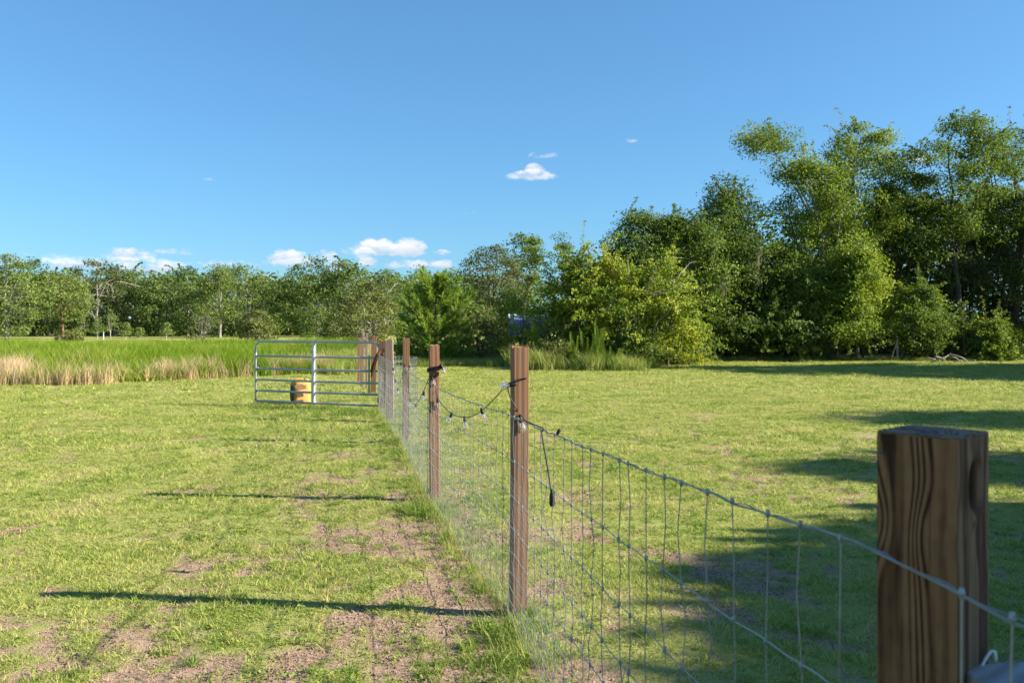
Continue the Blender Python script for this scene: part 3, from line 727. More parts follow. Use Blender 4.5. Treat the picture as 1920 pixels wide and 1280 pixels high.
def px_tree(px, d, top, wpx, name, label, **kw):
    cat = kw.pop('cat', 'tree')
    return make_tree(name, label, cat, ((px - CX) / FPX * d, d), top_h(top, d), wpx / 2 / FPX * d, **kw)


# the far row beyond the marsh
FARG = 'trees of the far row beyond the marsh grass'
far = dict(n=6000, ln=.34, tips=95, sig=1.0, leaf=L_far, bark=B_grey, lumps=.6, shoots=20, shoot_len=1.6)
k = 0
for (px, d, top, w, cz, lb) in ((55, 122, 484, 95, .25, 'dense far tree just behind the yellowish green bushy tree'), (92, 118, 497, 85, .3, 'dense far tree behind the pale green tree with the bare lower trunk'),
                                (262, 122, 500, 95, .28, 'dense far tree behind the round white lamp'), (312, 118, 508, 85, .25, 'dense far tree behind the low feathery young tree'),
                                (352, 126, 497, 85, .3, 'dense far tree behind the half dead twiggy bush'), (465, 118, 488, 110, .22, 'broad dense far tree behind the lone rounded yellow-green bush'),
                                (540, 128, 516, 80, .2, 'lower dense far tree filling the dip beside the tallest pair of the far row'), (590, 112, 480, 115, .18, 'tallest dense tree of the far row, behind the slim conical bush'),
                                (650, 112, 484, 105, .18, 'tall dense far tree behind the lower olive bush'), (722, 124, 503, 90, .2, 'dense far tree behind the large pale olive bush'),
                                (500, 130, 520, 70, .2, 'low dense far tree set back between two taller ones past the rounded bush'), (222, 132, 506, 80, .3, 'dense far tree set back behind the leafless twisted limbs'),
                                (-60, 120, 490, 120, .25, 'dense far tree on the far side of the bushy tree'), (-150, 120, 485, 130, .25, 'last dense tree of the far row')):
    px_tree(px, d, top + 6, w * 1.2, 'far_tree', lb, group=FARG, kind='round', cz=cz * .4, seed=900 + k, **far); k += 1
px_tree(12, 78, 476, 115, 'leafy_tree', 'yellowish green tree bushy to the ground at the side of the marsh field', n=6500, ln=.24, tips=150, sig=.6, leaf=L_farl, bark=B_grey, cz=.05, seed=41)
px_tree(118, 98, 512, 105, 'pale_tree', 'pale green tree with a bare lower trunk on the far mown ground', n=5200, ln=.26, tips=120, sig=.7, leaf=L_farl, bark=B_red, cz=.3, seed=42)
px_tree(182, 116, 488, 120, 'airy_tree', 'airy dark tree with bare grey limbs showing through its crown', n=4200, ln=.32, tips=90, sig=.75, leaf=L_grey, bark=B_grey, cz=.25, seed=43, bare_br=14, kind='wide')
px_tree(412, 104, 497, 90, 'pale_trunk_tree', 'pale grey-green tree with a whitish forked trunk in the far row', n=5600, ln=.27, tips=110, sig=.75, leaf=L_farl, bark=B_grey, cz=.2, seed=44, bare_br=4)
px_tree(215, 122, 515, 70, 'dead_limbed_tree', 'thin grey tree with leafless twisted limbs in the far row', n=900, ln=.3, tips=40, sig=.6, leaf=L_grey, bark=B_pale, cz=.35, seed=45, bare_br=22, kind='open')
for q, (px, d, top) in enumerate(((793, 150, 500), (850, 150, 505), (765, 160, 515), (880, 155, 520))):
    px_tree(px, d, top, 65, 'far_pine', ('dark tree top showing between the olive bush and the young pine', 'dark tree top showing over the tip of the young pine on its oak side', 'low dark tree top just over the olive bush', 'low dark tree top between the young pine and the grey-green oak')[q], group='tree tops behind the olive bush', n=1700, ln=.42, tips=50, sig=.9, leaf=L_far, bark=B_grey, cz=.3, seed=930 + q)
# saplings and bushes in front of the far row
for q, (px, d, top, w, lb) in enumerate(((208, 92, 580, 26, 'tall slim young tree on a thin pale stem on the far mown ground'), (183, 96, 594, 24, 'short broad young tree next to the tall slim one on the far mown ground'),
                                         (157, 96, 592, 26, 'reddish tinged young tree between the pale tree and the saplings'), (236, 90, 606, 14, 'small almost leafless sapling with a whitish stem'),
                                         (261, 94, 614, 14, 'tiny stunted sapling beside the round white lamp'), (312, 92, 606, 24, 'low feathery young tree below the far row'))):
    px_tree(px, d, top, w, 'sapling', lb, kind='column', n=700, ln=.16, tips=40, sig=.28, leaf=L_farl, bark=B_pale, cz=.25, seed=950 + q, tr=.05)
px_tree(482, 84, 583, 72, 'round_bush', 'rounded yellow-green bush standing alone beyond the marsh grass', cat='bush', n=3800, ln=.22, tips=110, sig=.4, leaf=L_olive, bark=B_grey, cz=.03, kind='mound', seed=51, stems=3)
px_tree(138, 80, 618, 34, 'small_bush', 'small round bush next to the weathered planks', cat='bush', n=1300, ln=.2, tips=40, sig=.3, leaf=L_olive, bark=B_grey, cz=.03, kind='mound', seed=52, stems=3)
px_tree(378, 84, 590, 60, 'twiggy_bush', 'greyish half dead twiggy bush beyond the marsh grass', cat='bush', n=900, ln=.2, tips=50, sig=.35, leaf=L_grey, bark=B_pale, cz=.05, kind='mound', seed=53, stems=4, bare_br=20)
px_tree(595, 86, 572, 52, 'conical_bush', 'slim conical green bush against the dark far trees', cat='bush', n=1500, ln=.22, tips=50, sig=.4, leaf=L_farl, bark=B_grey, cz=.03, kind='column', seed=54)
px_tree(690, 56, 528, 125, 'olive_bush', 'large pale olive bush with a thin grey stem behind the gate posts', cat='bush', n=7000, ln=.17, tips=170, sig=.38, leaf=L_olive, bark=B_pale, cz=.08, seed=55, stems=3, bare_br=10, kind='round')
px_tree(640, 60, 575, 80, 'low_olive_bush', 'lower olive bush beside the large pale one behind the gate', cat='bush', n=3500, ln=.17, tips=90, sig=.35, leaf=L_olive, bark=B_pale, cz=.05, seed=56, stems=3, kind='mound')

# centre: oak, pine, bushes
px_tree(925, 68, 462, 120, 'grey_oak', 'grey-green oak standing behind the young pine', n=9500, ln=.19, tips=190, sig=.5, leaf=L_grey, bark=B_dark, cz=.15, seed=61, kind='wide')
px_tree(985, 76, 436, 85, 'tall_pine', 'open crowned tall pine behind the grey-green oak', n=4200, ln=.22, tips=75, sig=.5, leaf=L_oak, bark=B_red, cz=.42, seed=62, kind='open', shell=.2)
px_tree(1052, 74, 442, 75, 'dark_pine', 'dark tree top rising above the vine covered thicket', n=4500, ln=.2, tips=110, sig=.5, leaf=L_dark, bark=B_dark, cz=.2, seed=63)
px_tree(1155, 34.2, 484, 245, 'vine_thicket', 'broad yellow-green thicket overgrown with vines beside the lawn', cat='thicket', n=20000, ln=.115, tips=150, sig=.36, leaf=L_vine, bark=B_dark, cz=.06, seed=64, kind='wide', stems=5, droop=.3, ry=2.0, bare_br=14, lumps=1.2, shell=.5, shoots=230, shoot_len=1.0)
px_tree(1095, 34.0, 474, 130, 'vine_topped_bush', 'taller vine draped bush forming the top of the thicket', cat='bush', n=8000, ln=.12, tips=90, sig=.33, leaf=L_vine, bark=B_dark, cz=.2, seed=65, kind='round', stems=3, bare_br=8, lumps=.9, shoots=80)
px_tree(1246, 33.6, 486, 105, 'arching_bush', 'arching yellow-green bush with drooping tips at the end of the thicket', cat='bush', n=4600, ln=.12, tips=60, sig=.28, leaf=L_vine, bark=B_dark, cz=.25, seed=66, kind='wide', stems=3, droop=.7, bare_br=5, lumps=.8, shoots=70)
for q, (px, d, top, w, lf, lb) in enumerate(((905, 36, 585, 80, L_olive, 'leggy yellow-green shrub between the young pine and the blue tarp'), (978, 35, 552, 66, L_vine, 'tall yellow-green shrub growing in front of the blue tarp'),
                                              (1035, 34.2, 570, 85, L_vine, 'dense shrub between the blue tarp and the vine thicket'), (955, 38.8, 545, 70, L_oak, 'dark green shrub behind the blue tarp'),
                                              (1045, 32, 640, 80, L_olive, 'low weedy shrub at the foot of the vine thicket'), (1192, 32.3, 610, 90, L_oak, 'low ivy-like shrub spilling onto the lawn from the thicket'))):
    px_tree(px, d, top, w, 'shrub', lb, cat='shrub', n=3200 if px != 978 else 1500, ln=.10, tips=80 if px != 978 else 40, sig=.22, leaf=lf, bark=B_dark, cz=.05, seed=70 + q, kind='round', stems=3, shoots=40, shoot_len=.5, lumps=.7)

# the tall wood on the right
big = dict(n=26000, ln=.125, tips=170, sig=.60, bark=B_dark, lumps=.85, shoots=90, shoot_len=.8)
def bt(px, d, top, w, name, label, **kw): return px_tree(px, d, top + (32 if top < 450 else 6), w, name, label, **{**big, **kw})
bt(1200, 39.5, 362, 150, 'dark_oak', 'dark green oak at the low end of the tall wood, behind the vine thicket', leaf=L_dark, cz=.18, seed=81)
bt(1280, 39, 372, 140, 'dark_oak', 'dark green oak with hanging moss beside the vine thicket', leaf=L_oak, cz=.2, seed=82, moss=26)
bt(1362, 40.5, 305, 150, 'broad_oak', 'broad dark oak overtopped by the leaning bright tree', leaf=L_dark, cz=.2, seed=83, moss=20, n=28000)
bt(1470, 40.8, 440, 130, 'understory_oak', 'shorter dark oak with a broken snag in the middle of the tall wood', leaf=L_oak, cz=.22, seed=84, bare_br=10)
bt(1565, 41.5, 262, 150, 'leaning_tree', 'bright green tree leaning out with its top swung sideways', leaf=L_lite, bark=B_grey, cz=.22, seed=85, lean=(-1.3, -.3), n=27000, kind='wide', tips=120, lobes=((-3.4, -.4, top_h(268, 41.5), 1.15, 26), (-2.3, -.6, top_h(330, 41.5), .7, 9)))
bt(1600, 44, 205, 200, 'tall_oak', 'tallest light green oak in the tall wood', leaf=L_lite, bark=B_grey, cz=.28, seed=86, kind='wide', n=27000, tips=165, sig=.54)
bt(1600, 39.2, 440, 190, 'ivy_tree', 'light green bushy tree leafy almost down to the lawn edge', leaf=L_lite, cz=.16, seed=87, kind='column', n=24000, sig=.5, lumps=1.5, tips=190, shoots=200, bark=B_dark)
bt(1685, 45, 275, 150, 'oak', 'dark mid-height oak between the tallest oak and the open crowned tree', leaf=L_oak, cz=.15, seed=88)
bt(1800, 43, 192, 225, 'open_crowned_tree', 'open crowned tree with a tall bare dark trunk', leaf=L_oak, bark=B_dark, cz=.5, seed=89, kind='open', n=15000, tips=95, sig=.55, shell=.3, tr=.17)
bt(1905, 45, 210, 160, 'slender_oak', 'slender dark oak next to the open crowned tree', leaf=L_oak, cz=.3, seed=90, n=16000, tips=105, kind='open')
bt(1755, 46, 345, 200, 'mossy_oak', 'mossy grey-green oak filling in under the open crowned tree', leaf=L_grey, cz=.12, seed=91, moss=34)
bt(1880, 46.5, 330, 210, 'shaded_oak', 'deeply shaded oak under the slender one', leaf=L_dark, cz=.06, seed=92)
bt(1725, 39.4, 530, 130, 'bushy_young_oak', 'bushy young oak at the lawn edge in front of the mossy oak', leaf=L_oak, cz=.08, seed=93, n=10500, sig=.4, tips=110, lumps=1.3)
bt(1868, 39.0, 598, 100, 'sunlit_shrub', 'sunlit rounded shrub at the lawn edge near the brush pile', cat='shrub', leaf=L_lite, cz=.04, seed=94, n=6000, sig=.28, kind='mound', stems=3, tips=120, ln=.12)
bt(1345, 39.5, 575, 130, 'low_oak', 'low spreading dark tree with a level limb near the lawn', leaf=L_dark, cz=.28, seed=95, n=8000, sig=.34, kind='wide', tips=130)
bt(1430, 39.4, 560, 110, 'low_bush', 'twiggy low bush below the broad dark oak', cat='bush', leaf=L_oak, cz=.06, seed=96, n=6000, sig=.3, kind='round', stems=3, tips=110, bare_br=10)
bt(1505, 39.2, 600, 90, 'low_bush', 'small low bush in the undergrowth beside the bushy light tree', cat='bush', leaf=L_oak, cz=.05, seed=97, n=4000, sig=.26, kind='round', stems=3, tips=80)
bt(1265, 36.5, 600, 90, 'low_bush', 'leafy low bush where the vine thicket meets the tall wood', cat='bush', leaf=L_oak, cz=.05, seed=98, n=5000, sig=.28, kind='mound', stems=3, tips=90)
bt(1800, 40.2, 600, 70, 'low_bush', 'dark low bush round the foot of the bare trunk', cat='bush', leaf=L_dark, cz=.05, seed=99, n=3000, sig=.28, kind='mound', stems=3, tips=60)
# the wood goes on past the frame and behind the camera's right; these trees cast the long shade on the lawn
for q, (x, y, h, r_, lb) in enumerate(((34, 46, 12.5, 3.6, 'tall oak carrying on the wood past the slender oak'), (38, 41, 13, 4, 'large oak on the far corner of the lawn'),
                                       (30, 29.4, 13.0, 2.6, 'oak beside the lawn casting the tip of the long far shade'), (33, 26.6, 13.4, 3.0, 'broad oak beside the lawn casting the near edge of the far shade'), (35.5, 31, 12.6, 3.0, 'oak beside the lawn nearer to the tall wood'), (37, 24.0, 13, 3.2, 'tall oak behind the one casting the near edge of the far shade'), (41, 28, 14.5, 4, 'largest oak behind the lawn side oaks'),
                                       (30, 12.2, 12.6, 2.2, 'narrow oak beside the middle of the lawn'), (25, 7.3, 11.2, 2.0, 'narrow oak casting the thin near shade band'))):
    make_tree('lawn_side_oak', lb, 'tree', (x, y), h, r_, cz=.15, n=12000, ln=.34, tips=200, sig=.55, leaf=L_oak, seed=120 + q, kind='round')
make_tree('unseen_shade_oak', 'wide dense oak shading the near corner of the lawn', 'tree', (17.7, 2.8), 7.9, 4.0, cz=.2, n=36000, ln=.42, tips=480, sig=.55, leaf=L_dark, seed=131, kind='wide', shell=.1)
make_tree('unseen_shade_oak', 'unseen dense oak added to fill the shade between the wide one and the thick near post', 'tree', (15.9, 1.7), 7.5, 3.0, cz=.15, n=30000, ln=.42, tips=380, sig=.55, leaf=L_dark, seed=133, kind='wide', shell=.05)  # unseen tree, added to close the lit gaps in the near shade
make_tree('unseen_shade_oak', 'unseen dense oak added to shade the thick near post', 'tree', (8.4, .2), 6.6, 1.7, cz=.4, n=22000, ln=.2, tips=300, sig=.38, leaf=L_dark, seed=132, kind='wide', shell=.05)  # unseen tree, added so that its crown keeps the near post in shade


# woods behind: leaves of trees nobody could tell apart
def woods(name, label, xa, xb, ya, yb, hfun, n, ln, leaf, seed):
    r = np.random.default_rng(seed); x = xa + (xb - xa) * r.random(n); y = ya + (yb - ya) * r.random(n)
    top = hfun(x) * (.6 + .55 * fbm(x, y, .5, 3)); z = top * r.random(n) ** 1.25
    cl = fbm(x * 1.1 + z * .9, y + z * 1.3, .8, 2); k = cl > .42
    P = np.stack([x, y, z], 1)[k]; V, F = leaf_cloud(P, r.normal(size=P.shape) + np.array([.2, -.2, .3]), ln, ln * .65, r)
    tag(link(name, mesh_np(name, V, F), leaf), label, 'woods', kind='stuff')
woods('far_woods', 'dark shaded woodland mass behind the far row of trees', -115, 5, 133, 150, lambda x: 10.5 + 0 * x, 64000, .66, L_far, 5)
woods('far_undergrowth', 'low leafy undergrowth at the foot of the far row of trees', -112, 2, 124, 132, lambda x: 3.4 + 0 * x, 17000, .42, L_farl, 8)
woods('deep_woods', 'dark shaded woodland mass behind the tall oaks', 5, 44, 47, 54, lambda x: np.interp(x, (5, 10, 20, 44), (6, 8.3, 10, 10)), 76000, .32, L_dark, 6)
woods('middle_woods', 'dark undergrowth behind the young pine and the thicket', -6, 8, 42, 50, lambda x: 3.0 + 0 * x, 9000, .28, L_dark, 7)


# young pine: whorled branches with upswept needle tufts
def young_pine(px, d, top, wpx, seed):
    r = np.random.default_rng(seed); h = top_h(top, d); w = wpx / 2 / FPX * d
    root = thing('young_pine', 'bushy young pine with upswept bright needle tufts', 'tree', ((px - CX) / FPX * d, d, 0))
    vs, fs, c = [], [], 0; tufts = []
    def put(pts, rad, k):
        nonlocal c
        V, F = tube_np(pts, rad, k); vs.append(V); fs.append(F + c); c += len(V)
    tk = np.stack([np.linspace(0, .12, 8), np.zeros(8), np.linspace(-.1, h * .97, 8)], 1); put(tk, np.linspace(.085, .015, 8), 7)
    for wz in np.arange(.08, h - .15, .22):
        t = wz / h; L0 = w * (1.08 - t) ** .6 * (.85 + .15 * min(1, t * 4)) * 1.15
        for q in range(r.integers(6, 9)):
            a = r.random() * 2 * PI; L_ = L0 * (.6 + .55 * r.random()); up = .25 + .5 * t + .2 * r.random()
            u = np.linspace(0, 1, 6); pts = np.stack([.12 * t + np.cos(a) * L_ * u, np.sin(a) * L_ * u, wz + L_ * up * u ** 1.6 - .05 * L_ * u], 1)
            put(pts, np.linspace(.022, .006, 6), 4)
            for u_ in np.arange(.3, 1.01, .115):
                cpt = np.array([np.interp(u_, u, pts[:, i]) for i in range(3)]) + r.normal(0, .05, 3)
                dv = (pts[-1] - pts[-2]) / np.linalg.norm(pts[-1] - pts[-2]) * .7 + np.array([0, 0, .65]) + r.normal(0, .3, 3); tufts.append((cpt, dv / np.linalg.norm(dv)))
    for q in range(6): tufts.append((np.array([.12, 0, h - .18 + .04 * q]), np.array([0, 0, 1.0]) + r.normal(0, .15, 3)))
    link('trunk', mesh_np('trunk', np.concatenate(vs), np.concatenate(fs), True), B_red, root)
    V = []
    for cpt, dv in tufts:
        m_ = 26; s = r.random(m_)[:, None] * .22; dirs = dv + r.normal(0, .42, (m_, 3)); dirs /= np.linalg.norm(dirs, axis=1, keepdims=True)
        b0 = cpt + dv * (s - .08); e = b0 + dirs * (.16 + .1 * r.random(m_))[:, None]; sd = np.cross(dirs, r.normal(size=(m_, 3))); sd /= np.linalg.norm(sd, axis=1, keepdims=True) + 1e-9
        V.append(np.stack([b0 - sd * .011, b0 + sd * .011, e + sd * .008, e - sd * .008], 1).reshape(-1, 3))
    V = np.concatenate(V); link('crown', mesh_np('crown', V, np.arange(len(V)).reshape(-1, 4)), L_pine, root)
young_pine(813, 35.5, 527, 168, 7)


# feathery fennel weeds at the thicket
def fennel(px, py, top, seed, lb):
    r = np.random.default_rng(seed); c = ground_at(px, py); h = top_h(top, c[1])
    root = thing('fennel_plant', lb, 'weed', c)
    vs, fs, cc, lv = [], [], 0, []
    for s in range(5):
        b = r.normal(0, .09, 2); tpv = b + r.normal(0, .12, 2); hh = h * (.7 + .3 * r.random() if s else 1)
        pts = np.stack([np.linspace(b[0], tpv[0], 6), np.linspace(b[1], tpv[1], 6), np.linspace(-.05, hh, 6)], 1)
        V, F = tube_np(pts, np.linspace(.009, .003, 6), 4); vs.append(V); fs.append(F + cc); cc += len(V)
        n = 330; u = .12 + .88 * r.random(n); p0 = np.stack([np.interp(u, np.linspace(0, 1, 6), pts[:, i]) for i in range(3)], 1)
        a = r.random(n) * 6.28; L_ = .15 * (1.15 - u) + .03; dv = np.stack([np.cos(a) * .7, np.sin(a) * .7, np.full(n, .8)], 1); e = p0 + dv * L_[:, None]
        sd = np.stack([-np.sin(a), np.cos(a), 0 * a], 1) * .007
        lv.append(np.stack([p0 - sd, p0 + sd, e + sd * .5, e - sd * .5], 1).reshape(-1, 3))
    link('stem', mesh_np('stem', np.concatenate(vs), np.concatenate(fs)), G_weed, root)
    V = np.concatenate(lv); link('foliage', mesh_np('foliage', V, np.arange(len(V)).reshape(-1, 4)), L_fennel, root)
for q, (px, py, top, lb) in enumerate(((1118, 694, 600, 'tallest feathery weed spire in front of the vine thicket'), (1128, 693, 612, 'feathery weed spire right against the tallest one'), (1102, 693, 618, 'thin feathery weed spire beside the tallest one'),
                                       (1078, 692, 622, 'feathery weed spire standing apart by the low weedy shrub'), (1150, 694, 650, 'short feathery weed in the pale grass before the thicket'))):
    fennel(px, py, top, 300 + q, lb)

# blue tarpaulin sheltering something in the shrubs
c = at(990, 605, 36.9)
tp_ = thing('tarp_shelter', 'blue tarpaulin cover half hidden among the shrubs', 'tarp', (c[0], c[1], 0))
mb = MB(); n = 14; V = []; F = []
for i_ in range(n):
    for j_ in range(8):
        u = i_ / (n - 1); v_ = j_ / 7; x = (u - .5) * 1.7; y = (v_ - .5) * 1.3
        V.append((x, y, 2.15 - .22 * abs(v_ - .5) * 2 - .10 * math.sin(u * PI) + .03 * math.sin(u * 17 + v_ * 9)))
for i_ in range(n - 1):
    for j_ in range(7): F.append((i_ * 8 + j_, (i_ + 1) * 8 + j_, (i_ + 1) * 8 + j_ + 1, i_ * 8 + j_ + 1))
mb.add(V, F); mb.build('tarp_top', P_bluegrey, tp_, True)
mb = MB(); V = []; F = []
for i_ in range(n):
    for j_ in range(6):
        u = i_ / (n - 1); v_ = j_ / 5; V.append(((u - .5) * 1.68, -.66 + .03 * math.sin(u * 21) * v_, 1.93 - .10 * math.sin(u * PI) * (1 - v_) - v_ * .75))
for i_ in range(n - 1):
    for j_ in range(5): F.append((i_ * 6 + j_, (i_ + 1) * 6 + j_, (i_ + 1) * 6 + j_ + 1, i_ * 6 + j_ + 1))
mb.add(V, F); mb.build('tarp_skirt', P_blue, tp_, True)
for sx in (-.8, .8):
    for sy in (-.58, .58):
        mb = MB(); mb.tube([(sx, sy, -.1), (sx, sy, 1.93)], .03, 6); mb.build('pole', M_rust, tp_)


# ------------------------------------------------------------------ the near fence
rf = np.random.default_rng(77)
fence = thing('wire_fence', 'wooden post and field wire fence running from the thick near post to the gate', 'fence', PB[1])
def frel(P): return np.asarray(P, float) - PB[1]

def post_mesh(hw, h, seed, nz=26, ns=5, chamf=.004):
    """a sawn post: rounded edges, slightly uneven faces and an uneven sawn top"""
    r = np.random.default_rng(seed); per = []
    for f_ in range(4):
        a = f_ * PI / 2; ca, sa = math.cos(a), math.sin(a)
        for i_ in range(ns):
            u = -1 + 2 * i_ / ns + (chamf / hw if i_ == 0 else 0); x, y = hw * u, -hw
            if i_ == 0: x = -hw + chamf
            per.append((x * ca - y * sa, x * sa + y * ca))
        x, y = hw - chamf, -hw; per.append((x * ca - y * sa, x * sa + y * ca))
    per = np.array(per); m_ = len(per); zs = np.linspace(-.25, h, nz); V = []
    ph = r.random(4) * 6
    for z in zs:
        k = 1 + .012 * math.sin(z * 3 + ph[0]) + .006 * math.sin(z * 11 + ph[1]); off = np.array([.004 * math.sin(z * 2 + ph[2]), .004 * math.sin(z * 2.4 + ph[3])])
        V.append(np.concatenate([per * k + off, np.full((m_, 1), z)], 1))
    V = np.concatenate(V); F = [(j * m_ + i_, j * m_ + (i_ + 1) % m_, (j + 1) * m_ + (i_ + 1) % m_, (j + 1) * m_ + i_) for j in range(nz - 1) for i_ in range(m_)]
    V[-m_:, 2] += .004 * r.normal(size=m_)
    top = np.array([[*V[-m_:, :2].mean(0), h + .002]]); V = np.concatenate([V, top]); F += [((nz - 1) * m_ + i_, (nz - 1) * m_ + (i_ + 1) % m_, len(V) - 1) for i_ in range(m_)]
    me = bpy.data.meshes.new('fence_post'); me.from_pydata([tuple(v) for v in V], [], F); me.update(); return me

for q, (px, by, ty, w, turn) in enumerate(POSTS):
    b = PB[q + 1]; h = top_h(ty, b[1])
    o = link('fence_post', post_mesh(w / 2, h, 20 + q), (W_post, W_post2, W_post, W_grey)[q], fence)
    o.location = tuple(frel(b)); o.rotation_euler = (0, R(.6 * (-1) ** q), R(turn))
    tag(o, ('brown post wrapped by the light cord near the thick post', 'knotty brown post with a dark cord wrapped round its top', 'slim brown post between the knotty post and the weathered post', 'wide weathered grey post in front of the gate hinge post')[q])
o = link('fence_post', post_mesh(.062, top_h(639, 16.4), 30), W_post, fence); o.location = tuple(frel(P5)); o['label'] = 'brown hinge post that the tube gate hangs on'
o = link('fence_post', post_mesh(.045, 1.5, 31), W_post, fence); o.location = tuple(frel(LINE[0])); o['label'] = 'brown post past the thick corner post'

# thick near post: a fine surface so that knot, checks and grain flow are real
hw, h0 = .0640, top_h(812, 1.40)
ns, nz = 44, 190; zs = np.concatenate([np.linspace(-.25, .75, 24)[:-1], np.linspace(.75, h0, nz)]); nz = len(zs)
per = []; fid = []; uu = []
for f_ in range(4):
    a = f_ * PI / 2; ca, sa = math.cos(a), math.sin(a)
    for i_ in range(ns):
        u = -1 + 2 * (i_ + .5) / ns; d = max(0, abs(u) - .93) / .07; x, y = hw * u, -hw * (1 - .02 * d * d)
        per.append((x * ca - y * sa, x * sa + y * ca)); fid.append(f_); uu.append(u)
per = np.array(per); fid = np.array(fid); uu = np.array(uu); nrm = np.stack([np.sin(fid * PI / 2), -np.cos(fid * PI / 2)], 1)
Z = np.repeat(zs[:, None], len(per), 1); U = np.repeat(uu[None], nz, 0); FI = np.repeat(fid[None], nz, 0)
X = np.repeat(per[None], nz, 0).astype(float); NR = np.repeat(nrm[None], nz, 0)
# with the turn used below, face 3 looks towards the camera's left and face 0 is the narrow-looking one
kz, ku = h0 - .078, .02
ke = ((U - ku) / .34) ** 2 + ((Z - kz) / .038) ** 2
isk = (FI == 0)
rec = np.where(isk, np.exp(-np.clip(ke, 0, 50) ** 2 * 1.2) * .026 - np.exp(-((np.sqrt(ke) - 1.35) / .3) ** 2) * .0025, 0)
rec += np.where(isk, np.exp(-((U - ku - .03) / .07) ** 2) * sstep(h0 - .06, h0 - .02, Z) * .010, 0)          # check running up to the top
rec += np.where(FI == 3, np.exp(-((U - .93) / .05) ** 2) * .002, 0)
for (fc, u0, za, zb_, dp, sl) in ((3, .38, h0 - .26, h0 + .01, .004, .25), (3, -.25, h0 - .50, h0 - .16, .003, -.1), (3, .12, h0 - .62, h0 - .30, .0035, .08), (0, -.45, h0 - .60, h0 - .2, .004, .1), (0, .5, h0 - .5, h0 + .01, .0035, -.08)):
    rec += np.where(FI == fc, np.exp(-((U - u0 - sl * (Z - h0)) / .022) ** 2) * sstep(za, za + .06, Z) * sstep(zb_, zb_ - .05, Z) * dp, 0)      # drying checks
rec += np.where((np.abs(U) > .9), .0015 * (fbm(Z * 40 + FI * 7, U * 3, 1.0, 3) - .3), 0)
X -= NR * rec[..., None]
bend = np.where(isk, .35 * np.sign(U - ku) * np.exp(-ke / 5) + .0 * U, .34 * np.exp(-((Z - (h0 - .15)) / .06) ** 2) * np.sin((U + .35) * 2.0) + .12 * np.sin((Z - h0) * 16) * np.exp(-((Z - h0 + .1) / .16) ** 2))
grain = (U + bend) * hw * .62 + FI * .031
grain = np.where(isk, grain + .006 * np.sin(np.abs(U) * 9) * np.exp(-((Z - kz + .07) / .05) ** 2) * 1.5, grain)
knot = np.where(isk, np.clip(sstep(1.35, .75, ke) + np.exp(-((U - ku - .03) / .08) ** 2) * sstep(h0 - .06, h0 - .02, Z) * .9, 0, 1), 0)
weather = np.where(isk, .8, .12)
V = np.concatenate([X, Z[..., None]], -1).reshape(-1, 3); m_ = len(per)
V = np.concatenate([V, [[0, 0, h0 + .004]]]); ring = V[(nz - 1) * m_: nz * m_].copy()
rings = [ring]
for s_ in (.985, .9, .7, .4, .004): q = ring.copy(); q[:, :2] *= s_; q[:, 2] = h0 + .004 + .0012 * np.sin(q[:, 0] * 300); rings.append(q)
V = np.concatenate([V[:-1]] + rings[1:] + [V[-1:]]); nz2 = nz + 5
j, i = np.meshgrid(np.arange(nz2 - 1), np.arange(m_), indexing='ij')
F = np.stack([j * m_ + i, j * m_ + (i + 1) % m_, (j + 1) * m_ + (i + 1) % m_, (j + 1) * m_ + i], -1).reshape(-1, 4)
me = mesh_np('corner_post', V, F, True); nv = len(V); base_n = nz * m_
topg = np.hypot(V[base_n:, 0] + .03, V[base_n:, 1] - .02) * .9
add_attr(me, 'grain', np.concatenate([grain.ravel(), topg])); add_attr(me, 'knot', np.concatenate([knot.ravel(), np.zeros(nv - base_n)])); add_attr(me, 'weather', np.concatenate([weather.ravel(), np.ones(nv - base_n)]))
o = link('corner_post', me, W_near, fence); o.location = tuple(frel(PB[0])); o.rotation_euler = (0, 0, R(41.5))
o['label'] = 'thick dark corner post with bold wavy grain and a deep knot hole'
cp = o
mb = MB(); mb.lathe([(.0001, .0), (.004, .001), (.0045, .003), (.001, .0045)], 10, Matrix.Translation((-hw - .001, .055, h0 - .028)) @ Matrix.Rotation(R(-90), 4, 'Y')); mb.build('nail_head', M_rust, cp)

# grey rail running on from the thick post
mb = MB(); a = at(1808, 1256, 1.34); b = np.array([1.06, -1.55, a[2]])
dv = (b - a) / np.linalg.norm(b - a); sd = np.array([-dv[1], dv[0], 0]); mbv = []
a2 = a - dv * .02
for e in (a2, b):
    for (s_, z_) in ((0, 0), (.14, 0), (.14, -.036), (0, -.036)): mbv.append(frel(e) + sd * s_ + np.array([0, 0, z_]))
mb.add(mbv, [(3, 2, 1, 0), (4, 5, 6, 7), (1, 5, 4, 0), (2, 6, 5, 1), (3, 7, 6, 2), (0, 4, 7, 3)])
o = mb.build('rail', W_rail, fence); o['label'] = 'grey weathered rail fixed low behind the thick corner post'
mb = MB(); c = frel(a + np.array([.035, .02, 0])); tt = np.linspace(-.15, 1.1, 9)
mb.tube([c + np.array([.004 + .022 * math.sin(t * 1.5), .0, .024 * math.sin(t * 2.6)]) for t in tt], .0025, 6); mb.build('cable_tie', P_white, fence, True)

